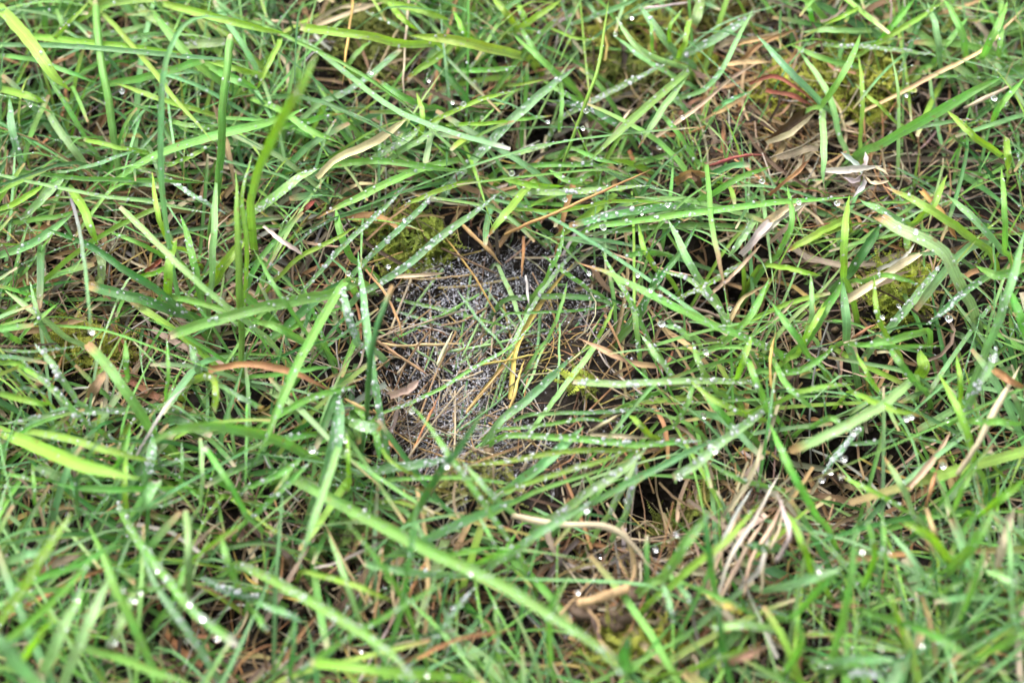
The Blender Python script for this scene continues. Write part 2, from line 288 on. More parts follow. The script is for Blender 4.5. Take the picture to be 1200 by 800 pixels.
# ------------------------------------------------------------------ the blades one can pick out: colour width(px) height(cm) tip dew : pixels from root to tip : label
GREEN = '''
d 8 7.4 t 0 S:430,494 433,430 440,386 458,336:blurred dark green stalk with a brown tip at the left rim of the web
p 6 .6 p 1:585,313 597,340 613,382
p 3 .8 p 0:655,398 654,430 651,466
p 4 .6 p 1:633,420 626,440 615,464
g 11 4.5 b 0 S:136,178 128,130 120,85 114,47 108,0:upright bright green stalk with a pale joint near the top left corner
y 7 6.5 p 0:105,0 140,35 175,75 205,115 252,170:long thin yellow-green blade crossing diagonally over the pale-jointed stalk
b 7 5 p 0:0,53 60,54 130,57 200,63 300,70:thin level blue-green blade crossing the pale-jointed stalk
b 8 11 p 0:198,290 190,240 187,200 187,130 190,85 200,50 215,28 235,19 272,21:blurred arched blue-green blade standing tall with its tip bent over
g 11 8 b 1 S:256,235 261,180 263,130 267,85 272,40:blurred upright green stalk just past the arched blue-green blade
g 13 4.5 p 1:145,205 175,186 220,168 270,153 330,136 362,122
y 18 5.5 p 0:0,10 25,35 45,62 62,85 82,104:broad yellow-green blade leaning in from the top left corner
d 9 3 p 0:105,12 40,16 0,20
y 10 4 p 0:35,42 80,47 150,55 220,62
g 10 4.5 b 0:130,98 170,91 205,82 237,72
y 8 4 p 0:255,138 220,128 180,115 132,97
g 7 4 p 0:0,65 40,70 80,85 116,98
g 7 3.5 p 1:105,172 85,140 60,100 38,62
y 10 4 p 0:0,104 28,114 52,122
b 10 3.2 p 2:25,192 15,150 12,110
p 11 3 t 0:105,202 95,185 75,158 52,124
y 6 3.6 b 0:182,181 130,170 98,162
b 6 3.4 p 1:75,202 120,190 165,176
g 11 3.6 p 0:270,105 230,75 195,40 168,3
y 10 4 p 0:170,0 240,20 300,36 340,44
p 12 3.4 w 2:208,54 240,50 269,46:pale blunt blade with a brown spot beside the arched blade
g 7 3 p 0:92,47 75,35 60,0
g 8 3 p 0:56,40 50,18 44,0
y 5 4.4 p 0:60,50 85,20 104,3
p 8 3 p 1:100,45 150,35 178,27
p 8 3 p 1:125,48 170,42 202,40
p 12 3.2 b 1:163,8 185,25 204,37
g 7 3.6 b 1:260,157 230,152 196,148
y 8 4 p 1:200,196 228,182 246,169
g 12 4 p 0:238,72 270,93 302,110
y 8 4 p 0:312,90 280,80 246,72
y 4 3 p 0:28,165 22,140 25,108 38,80
y 11 5 b 1:505,51 470,51 437,44 400,39 354,33:bright yellow-green blade with a blunt broad end lying level above the moss at top
y 14 4.5 p 0:610,66 560,52 520,44 479,40:broad bright green blade pointing left just above the web's far side at top
b 8 6.5 w 1:354,48 375,62 410,91 450,122 490,143 540,160 597,176:long straight blue-green blade slanting down to a pale blunt tip
y 15 17 p 0:296,232 305,198 330,142 355,98 373,62:out-of-focus yellow-green blade rising close to the lens in the upper left
y 9 3.6 p 0:450,0 490,11 530,26
y 8 3.8 p 0:455,0 470,20 492,36
p 6 3 p 2:490,46 460,28 428,14
g 5 4.5 p 0:300,25 345,48 385,68 430,95 492,136
b 5 3.2 p 0:300,14 332,36
g 8 3.4 o 1:318,150 360,141 385,133 405,131
g 8 2.6 p 0:432,168 400,135 370,100
b 9 3 b 2:345,150 375,122 400,112 435,87 468,58
g 9 2.8 o 1:502,126 470,110 440,90
y 6 4 p 2:500,146 540,125 570,112 605,102
d 9 2.6 p 0:557,128 530,95 500,70
y 9 3.6 o 0:528,55 510,70 490,82 474,96
y 5 3.5 p 0:525,147 565,145 604,141
b 13 3.2 p 3:540,203 570,172 600,141 640,105 674,77:broad blue-green blade thick with dew beads above the web's far rim
g 9 3.6 p 1:380,195 440,187 500,195 545,201
p 9 3 p 3:432,190 468,166 494,148
p 8 3 p 1:452,190 500,160 520,150
y 8 3.4 p 0:606,34 592,14 580,0
g 7 3.2 p 2:538,84 570,84 606,80
y 7 3.2 p 0:560,52 545,38 530,10
y 7 3.2 p 0:492,166 496,140 490,110
g 7 3 p 0:420,90 408,78 424,55 436,46
y 7 4 p 0:320,66 330,48 312,85 300,108
g 9 3.4 p 1:300,118 330,130 362,152 400,168
y 5 5 p 0 S:668,170 690,112 702,75 710,30 716,0:thin pale green stalk bending up to the top edge above the web
p 8 2.8 p 3:660,137 700,116 740,95 784,74
g 11 4.2 p 1:803,84 765,118 725,155 689,188:smooth green blade slanting down toward the dark pit behind the web
p 9 3.6 o 1:806,86 782,122 762,150 747,174:pale blade with a long orange dying tip above the dark pit
b 10 3 p 1:798,68 775,40 748,4
p 8 3.6 p 1:796,78 765,65 740,45 724,18
b 8 2.4 p 1:800,95 760,70 720,40
b 12 3 p 3:803,64 845,44 888,17
b 7 3.6 p 1:800,114 825,105 845,85 860,55 882,10:curved blue-green blade sweeping up to the top edge right of centre
y 8 4 b 0:794,72 804,48 808,26
p 14 3 t 0:822,-4 818,14 811,32
g 5 3.4 p 0:766,62 764,40 763,20
y 5 3.6 p 0:787,58 786,32 801,8
y 8 3.8 p 0:600,38 625,22 658,0
y 8 3.2 p 0:620,38 612,18 604,0
g 8 3 p 0:668,104 640,78 600,40
g 7 3 p 1:655,86 630,60 604,18
g 7 2.4 p 1:690,124 655,106 636,92
g 6 3.4 b 0:656,96 659,125 656,156
d 9 2.2 p 3:764,160 720,145 690,126 645,117
b 7 3 p 1:672,26 712,12 750,0
y 4 3.2 p 0:598,102 640,94
g 5 2.8 o 0:596,141 650,135
b 6 2.8 p 0:830,146 845,125 882,106
g 7 2.4 p 1:600,196 660,192 722,195
p 8 2.6 p 3:596,184 625,176 655,168
g 6 2.6 p 1:668,174 700,184 730,190
g 7 3.2 p 1:815,188 790,150 760,118
b 7 2.4 p 1:812,140 800,125 788,115
y 4 3.4 p 0:648,35 682,46 704,44
b 9 4.4 p 1:964,124 930,88 900,56 884,40:straight blue-green blade meeting others at a brown joint near the top right
g 9 5 p 0:962,125 985,95 1005,57 1011,38
p 9 3.4 p 1:964,122 966,165 966,218
p 8 3 p 0:1026,37 980,37 938,38
p 6 3.4 p 3:960,54 1010,55 1060,60 1102,68
g 8 3 p 0:1012,80 960,68 924,54
p 9 3 p 0:986,164 970,110 934,58
y 6 3.6 p 0:962,32 990,20 1016,8
g 7 3.2 p 0:953,32 947,12 942,0
y 7 3.6 p 0:1005,64 1060,30 1108,0
g 8 3 p 0:1028,52 1050,25 1072,-2
b 9 3.4 p 0:1101,78 1097,40 1087,0
g 9 4 p 0:1132,74 1127,40 1106,0
g 7 4.4 b 0:1173,0 1172,38 1167,70
g 14 6.5 p 0:1028,172 1080,141 1130,113 1178,88:broad out-of-focus green blade slanting up at the upper right
b 6 4 o 2:1030,172 1068,152 1108,143 1142,140
y 9 4.4 p 0:1172,182 1148,164 1106,128
y 6 3.4 p 0:1052,147 1028,122 1004,98
y 6 3.2 p 0:1007,164 1009,110 1004,62
g 8 3 p 0:1092,76 1112,48 1136,18
y 12 5 b 0:1178,205 1180,185 1178,160
g 10 4.4 p 0:1150,70 1165,40 1182,0
g 8 4 p 0:1160,150 1172,125 1198,92
p 5 4.4 p 1:0,205 60,218 120,230 170,237 220,247 264,256:long thin pale blade running level from the left edge toward the tall upright stalks
v 5 7.5 p 0:80,222 90,262 98,312 104,383:narrow blade hanging from purple to green with a drop at its tip
y 12 4.6 p 0:84,224 97,245 106,266 114,288
p 13 3 b 1:120,330 119,312 116,296
d 12 4 p 1:218,366 180,336 140,310 105,286 56,268:dark green shiny blade slanting under the hanging purple-green blade
d 14 3.2 t 2:212,368 150,346 108,334
p 8 5.6 b 1:302,388 260,355 220,320 180,281 142,242:long pale blade with a cut tip slanting down toward the web from the left
y 7 5 p 0:206,292 194,278 181,240 175,200
y 13 4 b 0:197,348 198,316 205,284
g 8 4 p 0:195,348 240,358 304,376
g 15 4.6 b 1:412,330 385,343 350,351 300,362 240,378 199,392:broad fresh green blade with a blunt end just left of the web
g 10 3.2 p 1:237,354 226,302 214,254
y 10 7 p 1 S:283,400 279,330 277,260 276,196:tall bright upright stalk left of the web
y 6 6.6 p 1:286,360 288,290 284,230 296,180
p 9 4.6 p 0:250,332 252,285 257,198
y 14 3.6 p 0:247,334 265,306 290,278
b 6 4 p 3:192,206 225,228 268,252
g 7 3.6 p 0:28,201 100,209 180,210 242,213
p 12 3.2 p 2:28,258 54,231 80,206
y 8 3.4 p 0:0,247 25,236 55,216
b 11 3.2 p 1:0,300 40,281 84,248
d 5 2.8 p 0:0,342 50,334 98,328
g 6 3 p 0:0,371 30,351 60,338
g 8 3.6 p 0:24,402 10,390 0,378
g 6 3.4 p 0:24,398 48,371 68,354
b 6 3.6 p 1:57,398 45,370 33,326
p 8 3.2 p 0:82,398 40,366 2,338
g 7 3 p 0:14,262 70,254 90,248
g 6 3.2 p 0:192,302 165,286 122,270
y 6 3.4 t 0:206,312 180,322 156,332
p 13 3.8 p 3:298,246 325,226 350,208 374,196
g 10 3.8 o 1:530,190 494,199 455,216 412,238 370,258:straight green blade with an orange dying tip above the web's near left rim
b 7 3.6 p 3:366,328 400,290 430,262 460,234 482,212
y 6 3.6 o 1:552,211 520,221 490,234 464,246
b 8 3 p 3:424,312 450,285 480,256 500,236 524,212
b 10 3.4 p 3:426,342 460,320 490,298 520,272 552,250 588,222:long dewy blue-green blade along the upper left rim of the web
b 10 4.6 p 3:447,494 437,440 430,395 423,342 417,296:upright dewy blue-green blade at the left rim of the web
b 11 4 p 3:420,404 410,372 402,334
g 12 5.4 p 1:403,332 376,374 346,430 320,492 298,540:long tapering green blade slanting down to the left beside the web
y 6 3.4 p 0:326,326 350,301 390,280 420,262
g 6 5.4 p 0:361,392 345,366 320,330 299,288
g 10 4 p 0:357,402 330,386 298,377
d 11 3 p 2:328,388 370,350 412,320
y 11 4.4 o 0:624,214 600,240 584,258 569,278:short bright green blade pointing down at the upper rim of the web
g 10 2.6 p 0:414,304 400,276 394,246
g 5 -.2 p 2:464,350 510,360 560,372 604,384
p 5 -.2 p 2:424,352 480,370 540,388
b 4 -.1 p 2:580,396 560,375 534,340
p 9 3.2 p 3:604,228 670,225 720,222 764,219:pale level blade lined with large dew beads above the web
y 8 3.6 p 0:596,210 630,219 664,218
y 5 3.8 p 0:602,244 660,246 720,236 790,239
b 9 4 t 3:802,240 765,244 720,251 690,258 668,264:blue-green dewy blade with a withered tip above the web's right rim
g 9 4.2 p 2:700,264 760,256 830,247 900,237 1002,229:long level green blade running right from above the web
g 10 4.6 o 2:905,408 850,385 800,361 750,336 710,316 674,304:long green blade with an orange tip reaching over the right rim of the web
g 7 3.4 p 3:762,402 742,362 720,325 703,296
p 10 4.2 p 1:828,342 812,320 795,290 778,256
d 8 3 p 2:744,368 770,330 800,290 817,260
y 7 4 p 3:868,309 830,330 792,350
p 7 3.4 p 3:872,402 842,362 812,332 772,318
p 6 .6 p 3:604,394 625,355 650,320 688,282:thin blade strung with dew beads slanting across the web's right half
d 8 .6 p 2:596,350 650,347 700,350 734,367
g 4 1 p 2:596,366 680,363 746,351
y 5 2 p 1:697,402 713,376 725,356
p 7 4 p 1:808,398 792,383 776,378
n 7 4.6 p 0:828,196 835,268 843,300 851,343:hanging blade turning from green to a brown tip right of the web
g 8 4.2 p 0:816,238 860,215 904,198
p 9 3.6 p 1:888,252 870,275 852,300
g 7 3 b 0:776,297 755,296 734,299
y 7 3 p 1:770,318 752,290 745,262
g 9 4 p 1:846,404 878,372 902,328
g 8 3 p 1:690,205 668,212 640,200
g 6 2.8 p 1:640,330 655,300 664,262
g 6 2.4 p 2:690,340 660,318 632,300
d 10 2.6 p 2:742,382 760,350 776,310
g 7 3.2 p 1:750,420 745,372 735,338
g 5 2 p 0:640,400 655,372 668,330
p 20 5 t 2:1130,345 1120,322 1106,296 1080,280 1052,268 1027,254:broad pale dewy blade bent sharply near the right side
b 14 4.2 p 1:1060,262 1036,250 1004,233
y 11 5 o 0:1152,288 1120,265 1080,241 1038,220
y 11 4 o 0:990,258 950,281 921,296
y 10 4.6 p 0:988,326 990,285 996,226
g 13 3.6 p 0:940,404 965,366 988,328
b 12 3 p 0:993,404 990,365 988,326
d 13 2.6 p 0:996,322 1015,290 1032,262
b 12 2.6 p 3:1036,392 1060,365 1085,336 1108,308:dewy blue-green blade lying over dark moss at right
b 10 3.4 p 3:1158,322 1120,350 1088,382
g 8 5.4 p 0:1176,294 1175,250 1171,196
b 12 6 p 1:1156,408 1175,360 1190,310 1202,266
g 14 5 p 0:1204,404 1194,378 1183,336
g 12 4 p 0:1204,312 1170,325 1143,314
y 9 4.4 p 0:1068,264 1094,240 1112,206
p 7 4 p 0:944,394 950,360 946,322
y 7 4 p 0:1042,402 1027,370 1024,322
g 10 4.4 p 0:1084,387 1050,393 1002,402
y 7 4 p 0:896,310 936,315 964,321
b 10 3.6 p 1:1172,294 1140,256 1106,226
g 8 4 p 0:912,300 926,262 920,220
g 9 4 p 0:948,420 930,390 905,355
g 7 4 p 1:1010,330 1040,322 1080,330
y 8 4 p 0:935,415 952,382 975,345
g 14 4.8 t 0:180,508 170,494 155,470 130,432 106,403:broad dark-tipped green blade slanting down across the left side
p 9 4 p 3:92,470 80,450 63,424 44,398
g 10 4 p 3:132,512 100,490 60,450 18,414
y 20 6.4 p 0:-4,504 50,526 100,546 168,561:broad out-of-focus bright green blade tapering in from the left edge
y 10 4.8 p 1:30,505 80,515 120,527 182,541
g 15 7.4 p 0:362,534 345,523 300,505 250,496 212,499 184,509 170,526:arching green blade looping over at the left with its tip bent down
g 8 4.4 p 0:206,572 150,572 100,570 60,562
b 14 3.4 p 3:168,572 176,535 181,506
y 9 4 p 0:0,460 36,469 62,476
y 7 3.8 p 0:0,424 26,428 72,458
p 8 3.2 p 3:192,481 90,482 0,496
p 4 3.6 p 2:0,410 50,410 97,404
g 5 4.4 p 1:194,474 197,440 196,398
g 8 3.6 p 0:150,446 146,425 141,398
y 12 5 b 1:226,446 238,440 247,443 251,458 249,483:curled translucent blade hanging like a hook left of the web
b 9 3.6 p 2:238,444 230,424 221,402
b 8 4 t 2:254,450 280,465 306,477
p 6 3.8 b 1:236,592 236,560 234,516
g 5 3.4 p 1:212,576 216,545 217,514
g 8 4.6 w 0:288,604 265,562 240,522
d 6 6.4 p 0:92,604 89,565 104,532 124,512:dark thin blade curving upward over the bright blade at left
g 6 3.4 p 0:62,563 30,561 0,558
g 5 3.8 p 0:44,602 42,575 40,540
p 14 3 p 0:88,564 66,554 38,542
b 16 4.4 w 0:156,606 170,580 184,563
b 4 4 p 1:98,602 190,592 232,574
g 8 3.6 p 0:120,560 140,540 152,500
y 8 3.6 p 1:150,608 144,570 148,525
b 22 4 p 3:376,574 386,540 396,500 400,462:wide blue-green blade covered in dew below the left rim of the web
p 10 5.6 p 1:406,506 398,525 385,562 370,602 350,654:straight pale green blade pointing down left of the big diagonal blade
y 6 4.4 p 0:408,574 407,540 406,508
g 8 4 p 2:298,606 340,566 368,538
g 8 4.4 p 1:298,570 330,554 354,538
p 16 4.6 t 2:412,494 426,499 441,504
d 10 7.4 p 0:478,618 490,596 520,550 550,510 573,474:blurred dark blade slanting up over the lower part of the web
g 8 6 p 2:602,642 560,580 530,540 506,506 480,474:green blade crossing the blurred dark blade over the lower web
p 8 4 p 2:604,604 575,578 540,538
b 13 3 p 3:408,556 460,548 510,540 530,533
g 6 3.8 p 1:442,562 500,560 560,563 606,571
y 7 3.8 p 2:738,525 660,527 600,538 542,546
g 5 1 p 3:448,483 480,470 520,450 560,425 598,403 640,362:thin green blade lying right across the middle of the web
g 18 7.6 p 2:340,556 400,589 450,615 500,642 550,665 600,690 650,722 700,755 745,802:longest broad green blade running diagonally across the bottom centre
g 16 7.6 p 3:285,662 325,681 370,706 420,736 460,765 496,804:broad dewy blade running parallel below the long diagonal blade
y 6 4 p 0:440,505 456,540 492,562
g 9 3.8 p 1:318,492 360,470 418,452
g 7 3.6 p 0:302,441 340,435 394,427
g 9 3.8 p 1:298,522 330,511 378,504
g 10 3.4 p 1:420,480 440,500 445,540
p 9 4 b 3:872,447 780,445 720,446 672,444:level pale blade dotted with dew at the right rim of the web
p 8 1.6 b 1:640,484 668,446 697,405
b 12 1.4 p 2:588,492 630,458 672,418
p 12 4 p 3:650,604 690,572 730,545 758,518
b 9 4.6 p 1:672,600 720,575 770,550 820,525 856,508
p 12 4.6 b 3:898,478 880,494 845,522 820,545 793,561:pale blade ending in a heavy dew drop over the dark hollow at lower right
y 7 4.6 p 2:596,575 650,555 700,540 737,526
g 9 3.6 p 3:602,510 680,514 750,520 828,516
p 8 3.6 p 2:792,446 770,418 752,394
y 8 4.2 p 1:888,491 848,476 808,448
g 9 3.4 p 0:864,504 840,480 818,452
g 7 4 p 1:904,571 870,560 828,540
y 8 3.4 p 0:762,513 750,503 734,488
g 5 3 p 2:598,502 680,490 724,492
d 6 2.6 p 2:636,485 710,482 784,479
b 14 3 p 1:596,572 640,540 684,498
g 9 4.4 p 1:902,484 890,450 872,412
y 8 4.4 p 1:862,446 872,420 880,392
p 9 3.2 p 2:712,604 732,566 747,528
p 10 3 p 3:732,604 742,572 748,540
g 7 3.6 p 1:790,500 806,470 812,440
g 8 3.6 p 1:840,460 822,430 812,400
p 13 5.6 t 0:1072,443 1036,474 1000,495 965,512 924,529:broad clean pale green blade with a blunt tan tip at lower right
y 8 5 o 0:1000,459 1040,475 1078,485
g 10 6 p 0:958,606 945,580 925,540 902,494
y 7 4.4 p 0:902,476 950,456 1004,450
y 10 5 p 0:1142,546 1132,505 1120,480 1098,438
g 10 5 p 0:1130,493 1165,494 1204,496
y 7 4.6 p 0:1124,476 1124,445 1119,412
b 13 5 p 3:1130,488 1144,452 1158,428 1167,406:dewy blue-green blade rising from a star of blades near the right edge
p 10 5 o 0:1070,606 1052,565 1034,532:pale blade with an orange-white dying tip at lower right
b 8 3.2 p 3:1008,502 985,530 964,557
y 7 4 o 1:1064,598 1020,573 979,551
b 6 2 p 1:998,520 1030,518 1058,514
g 8 4.4 p 1:996,404 1050,407 1108,405
g 9 4.4 p 0:1078,454 1060,430 1042,402
y 12 5.4 p 0:1144,604 1175,580 1204,558
g 9 5 p 0:1112,604 1130,562 1144,536
y 6 4 p 0:1032,464 1020,440 1008,412
g 9 4 p 1:900,436 940,430 975,405
g 8 4 p 1:905,420 925,450 960,480
g 8 4 p 1:950,500 975,490 1000,510
y 14 7.4 p 2:-4,734 28,685 52,645 84,598:broad yellow-green blade climbing up from the lower left edge
g 9 6.4 p 0:0,692 50,675 100,655 147,629
g 10 6.6 p 0:-4,760 40,725 75,690 112,648
p 16 5.6 p 0:72,804 95,750 115,706 133,668:straight broad pale green blade standing in the lower left corner
p 18 5 p 1:46,800 70,745 98,686
b 24 10 p 0:62,812 42,796 18,772 -6,738:very blurred blue-green blade in the bottom left corner
g 13 5.6 p 0:176,776 160,740 136,690 120,650 98,606
g 14 6.4 w 3:142,596 165,635 200,680 230,716 276,754:green blade carrying large flat drops and a whitish frayed tip at lower left
p 11 6 b 0 S:222,694 222,650 220,596:stout pale upright stalk at lower left
g 12 6.8 p 0:98,758 160,776 230,802
b 11 5 p 2:262,804 230,750 190,690 164,636
y 5 6.4 p 0:225,658 250,636 290,610
p 12 4.6 w 2:160,690 146,720 132,754
d 11 4 p 3:302,702 270,695 232,678
g 5 5.6 p 0:150,690 170,688 198,684
b 12 4 p 0:0,660 30,650 64,638
y 12 5.6 p 0:26,776 44,750 64,724
g 10 4.6 p 1:282,690 268,655 258,625
g 8 5 p 0:196,720 206,690 216,655
y 14 6 b 0:530,793 460,785 410,780 366,776:bright yellow-green blunt blade lying level at the bottom edge
g 8 6.6 p 2:338,798 385,762 430,733 490,700 534,673
y 8 4.6 p 0:364,671 410,683 460,704
d 8 7.4 p 0:458,756 470,702 476,660 486,592
g 7 6.4 p 0:492,756 480,720 460,680 430,640 402,608
b 11 3.6 b 1:540,674 480,668 430,659
b 15 4 p 2:476,642 530,613 604,584
b 9 5 p 1:298,705 330,716 357,730
g 9 5.4 o 0:296,712 306,728 316,742
p 8 4 p 3:500,762 530,720 558,686
d 7 4 p 0:338,802 342,760 346,715
g 5 4 p 1:324,784 336,750 348,718
p 8 4 p 0:422,724 402,672 384,626
g 5 4.6 p 1:594,664 575,630 558,598
g 9 4.6 p 0:552,662 580,650 612,634
g 6 3.6 p 0:518,652 550,646 584,643
g 6 4.6 p 1:584,776 580,740 576,698
b 12 5 p 2:592,652 640,618 694,588
g 15 5.4 p 1:774,678 790,650 810,620 828,596:broad green blade rising over the dark hollow at bottom right of centre
y 10 5.6 p 0:782,692 820,660 850,640 892,592
d 9 6.8 p 0:840,706 833,640 828,592
d 9 7 p 0:858,806 847,760 840,700
b 8 4 p 2:774,678 784,705 792,734
b 8 4 p 0:786,676 802,695 814,714
g 9 6.6 p 0:645,780 644,712 668,672
y 10 6 o 0:795,788 840,772 895,754
p 11 5.6 p 1:904,737 870,735 832,738
g 6 5 p 0:800,682 850,705 894,728
e 9 5 p 0:834,699 852,708 872,719
d 10 5 p 0:904,646 885,641 868,637
d 20 7.4 p 0:735,792 730,765 738,740
y 9 5 p 0:954,678 941,640 924,598
b 12 6.4 p 0:896,692 950,680 990,668
g 12 6.4 p 0:922,726 960,690 990,662
g 14 7.6 p 0:972,780 992,700 1004,612
g 7 6 p 0:1036,680 1036,640 1034,596
y 12 6.4 p 0:1114,660 1090,631 1058,613
g 15 6.4 p 1:1102,674 1140,640 1170,594
g 11 7.8 p 0:1020,718 1080,735 1140,768:out-of-focus green blade slanting across the lower right corner
b 7 5 p 0:1098,698 1070,655 1038,616
g 7 6 p 0:1088,697 1112,688 1138,678
g 12 6.4 p 0:1118,734 1140,682 1152,636
g 12 8 p 0:1140,772 1170,760 1206,742
b 12 8 p 1:964,776 1010,770 1054,771
d 12 7 p 3:958,782 1000,786 1036,791
p 9 6 p 0:1146,663 1175,676 1204,692
b 9 6 p 0:1188,726 1186,660 1184,600
y 9 6.4 p 0:1060,760 1050,720 1040,690
g 9 7 p 0:918,790 940,750 935,715
g 9 6.4 p 0:1010,690 1025,650 1015,610
y 18 2.6 p 0:1078,446 1082,430 1080,410
'''
DRY = '''
t 6 3 p 0:868,72 892,50 932,34
n 5 3 p 0:856,54 880,47 918,40
r 5 3.2 p 0:878,98 905,88 930,100 957,120
s 7 2.6 p 0:898,168 925,156 956,130
t 5 2.6 p 0:892,94 860,120 820,142
o 6 3 p 0:900,228 928,206 948,188
s 9 3.2 p 0:893,264 915,249 938,237
w 6 3 p 0:884,282 918,252 942,240
w 5 3.8 p 0:842,696 856,650 884,606 912,556
s 5 3.6 p 0 T:872,698 880,655 902,620 918,584
s 4 3.4 p 0 T:892,694 896,655 912,622 919,590
w 5 3.4 p 0:836,664 848,632 866,600 884,572
t 4 2.6 p 0 T:438,732 445,680 452,638
s 3 2.4 p 0 T:455,737 470,690 482,640
t 3 2.4 p 0 T:424,722 432,690 442,668
s 4 2.6 p 0 T:466,722 462,690 460,658
o 3 2.4 p 0 T:478,702 490,676 502,648
t 12 2.2 p 0:790,212 808,204 828,208:crumpled brown leaf scrap beside the thin red stem
k 9 2.2 p 0:800,200 815,212 822,224:dark crumpled leaf scrap below the thin red stem
w 3 1 p 0 T:616,323 620,360
s 4 .3 p 0 T:512,428 530,388
n 4 .2 p 0 T:440,402 490,407 542,405
e 3 .5 p 0 T:558,429 610,420 648,413
t 3 .3 p 0 T:546,485 570,454 598,423
o 3 .6 p 0 T:482,532 500,496 518,460
t 4 .6 p 0 T:442,399 470,420 502,441
t 3 .3 p 0 T:472,327 515,325 562,318
o 4 .5 p 0 T:614,278 613,302 612,326
e 4 .5 p 0 T:596,482 604,452 614,422
k 4 .8 p 0 T:560,266 572,285 580,302
s 10 3.6 p 0:372,208 395,186 430,171 460,153 481,137:pale straw blade lying above and left of the web
s 3 3 p 0 T:479,0 475,60 473,122
e 3 3.4 p 0 T:413,0 406,55 399,102
s 6 2.8 p 0:370,30 410,16 453,2
s 5 2.4 p 0:368,26 398,9 446,4
s 4 2.4 p 0 T:298,24 360,28
w 3 3 p 0 T:750,11 780,5 812,0
s 4 2.8 p 0:850,51 900,39 925,30
s 5 2.8 p 0:764,164 820,125 860,90 898,68:long pinkish straw slanting up at top right of centre
s 4 2.8 p 0 T:718,158 742,126
n 6 2.8 p 0:850,76 880,72 910,72
r 4 2.6 p 0 T:828,196 860,185 898,182:thin red stem lying at upper right of centre
s 5 3 p 0:1012,130 1060,106 1100,85 1150,60 1180,30 1202,8
s 5 3 p 0 T:1130,128 1192,98
r 6 3 p 0:898,106 930,113 956,126
k 18 2 p 0:904,166 928,146 952,128:curled dark brown dead leaf at the brown joint near the top right
r 5 3 p 0:170,319 190,303:short bright red stem left of the web
s 3 3.6 p 0 T:246,312 247,276 272,248
w 5 3.6 p 0:309,264 335,285 363,303:white dry stem end left of the web's far rim
r 6 2.2 p 0:348,252 372,234
o 3 2.6 p 0 T:429,316 450,345 465,375 473,404:thin orange stem at the left rim of the web
o 4 4.4 p 0 T:592,275 650,250 700,226 768,194:long thin orange stem slanting up above the web
e 6 .4 p 0:597,468 603,420 615,385 640,345 674,303:golden straw lying across the web
e 4 .2 p 0:548,482 575,446 612,398
n 7 2.2 p 0:778,430 740,424 710,411 678,395:pinkish dry stem with a pale end at the right rim of the web
w 10 3.2 p 0:868,298 890,272 912,250
s 5 2.8 p 0:832,346 868,312 892,285
s 3 2 p 0 T:718,297 780,315 832,326
w 8 4.2 p 0:968,199 1000,199 1034,194
s 10 3 p 0:988,356 1030,331 1060,311 1092,291:thick bundle-like straw lying at right under the bent pale blade
s 7 2.8 p 0:992,348 1040,330 1070,316
w 5 2.8 p 0:1028,316 1058,300 1072,284
o 8 2.8 p 0:1080,224 1105,256 1120,282
s 4 2.6 p 0:898,384 932,350
o 4 2.6 p 0 T:998,397 1028,378
w 3 5 p 0 T:157,537 180,500 200,471 224,451:thin whitish straw standing across the left side
o 9 4.2 p 0:244,433 285,427 320,430 360,443 396,462:curved orange dead blade left of the web
t 12 2.4 p 0:104,466 124,434
s 10 2.2 p 0:456,463 474,456 492,446:straw-coloured seed husk at the left of the web
t 4 3.4 p 0 T:404,467 440,486
s 5 3 p 0:692,509 764,514
s 4 2.8 p 0 T:690,506 732,484
s 4 3.6 p 0:848,604 880,560 892,518
s 8 3.2 p 0:1056,580 1090,540 1112,502
s 8 4.4 p 0 T:1122,556 1150,510 1180,455 1198,426:thick straw stem slanting up beside the star of blades near the right edge
o 5 3 p 0 T:1084,592 1100,540
o 9 4.4 p 0:1164,434 1204,458
o 5 4 p 0:488,771 530,751 570,741 606,734:orange dead blade curving near the bottom centre
s 8 3.6 p 0 T:600,604 650,613 715,618 745,640 768,670:bent pale root-like straw below the web on the right
s 6 3 p 0 T:828,694 850,640 872,598
s 6 3 p 0 T:842,704 870,650 894,606
w 6 3.6 p 0:866,690 888,668 894,640 898,612
n 9 5.4 p 0:846,777 902,757
t 6 4.6 p 0:1084,596 1102,642
s 12 5.4 p 0:1168,664 1180,620 1192,594
w 6 5 p 0 T:911,656 925,630 920,600 911,578:white bent straw hooking downward at lower right
t 6 6 p 0:1078,698 1090,740 1096,784
e 4 3 p 0 T:908,470 903,430 910,390
n 5 2.6 p 0:848,390 870,350 905,330
s 5 2 p 0:458,325 520,322
t 5 .8 p 0 T:543,264 565,286 588,312
k 3 1 p 0 T:518,291 592,326
s 6 2.6 p 0:900,285 925,262 945,240
'''
NAMES = dict(y='yellow-green', g='fresh green', b='blue-green', d='dark green', p='pale green', e='yellowing', n='brown-tipped', v='purple-tinged',
             s='straw-coloured', t='tan', o='orange', r='reddish', w='whitish', k='dark brown')
ROWS = [(60, 'at top edge'), (185, 'in upper part'), (300, "above mid height"), (430, "at mid height"), (560, 'below mid height'), (690, 'in lower part'), (2000, 'at bottom edge')]
COLS = [(90, 'by left edge'), (230, 'at left'), (400, 'left of web'), (600, 'left of centre'), (760, 'right of centre'), (920, 'right of web'), (1080, 'at right'), (4000, 'by right edge')]
ORD = ['first', 'second', 'third', 'fourth', 'fifth', 'sixth', 'seventh', 'eighth', 'ninth']
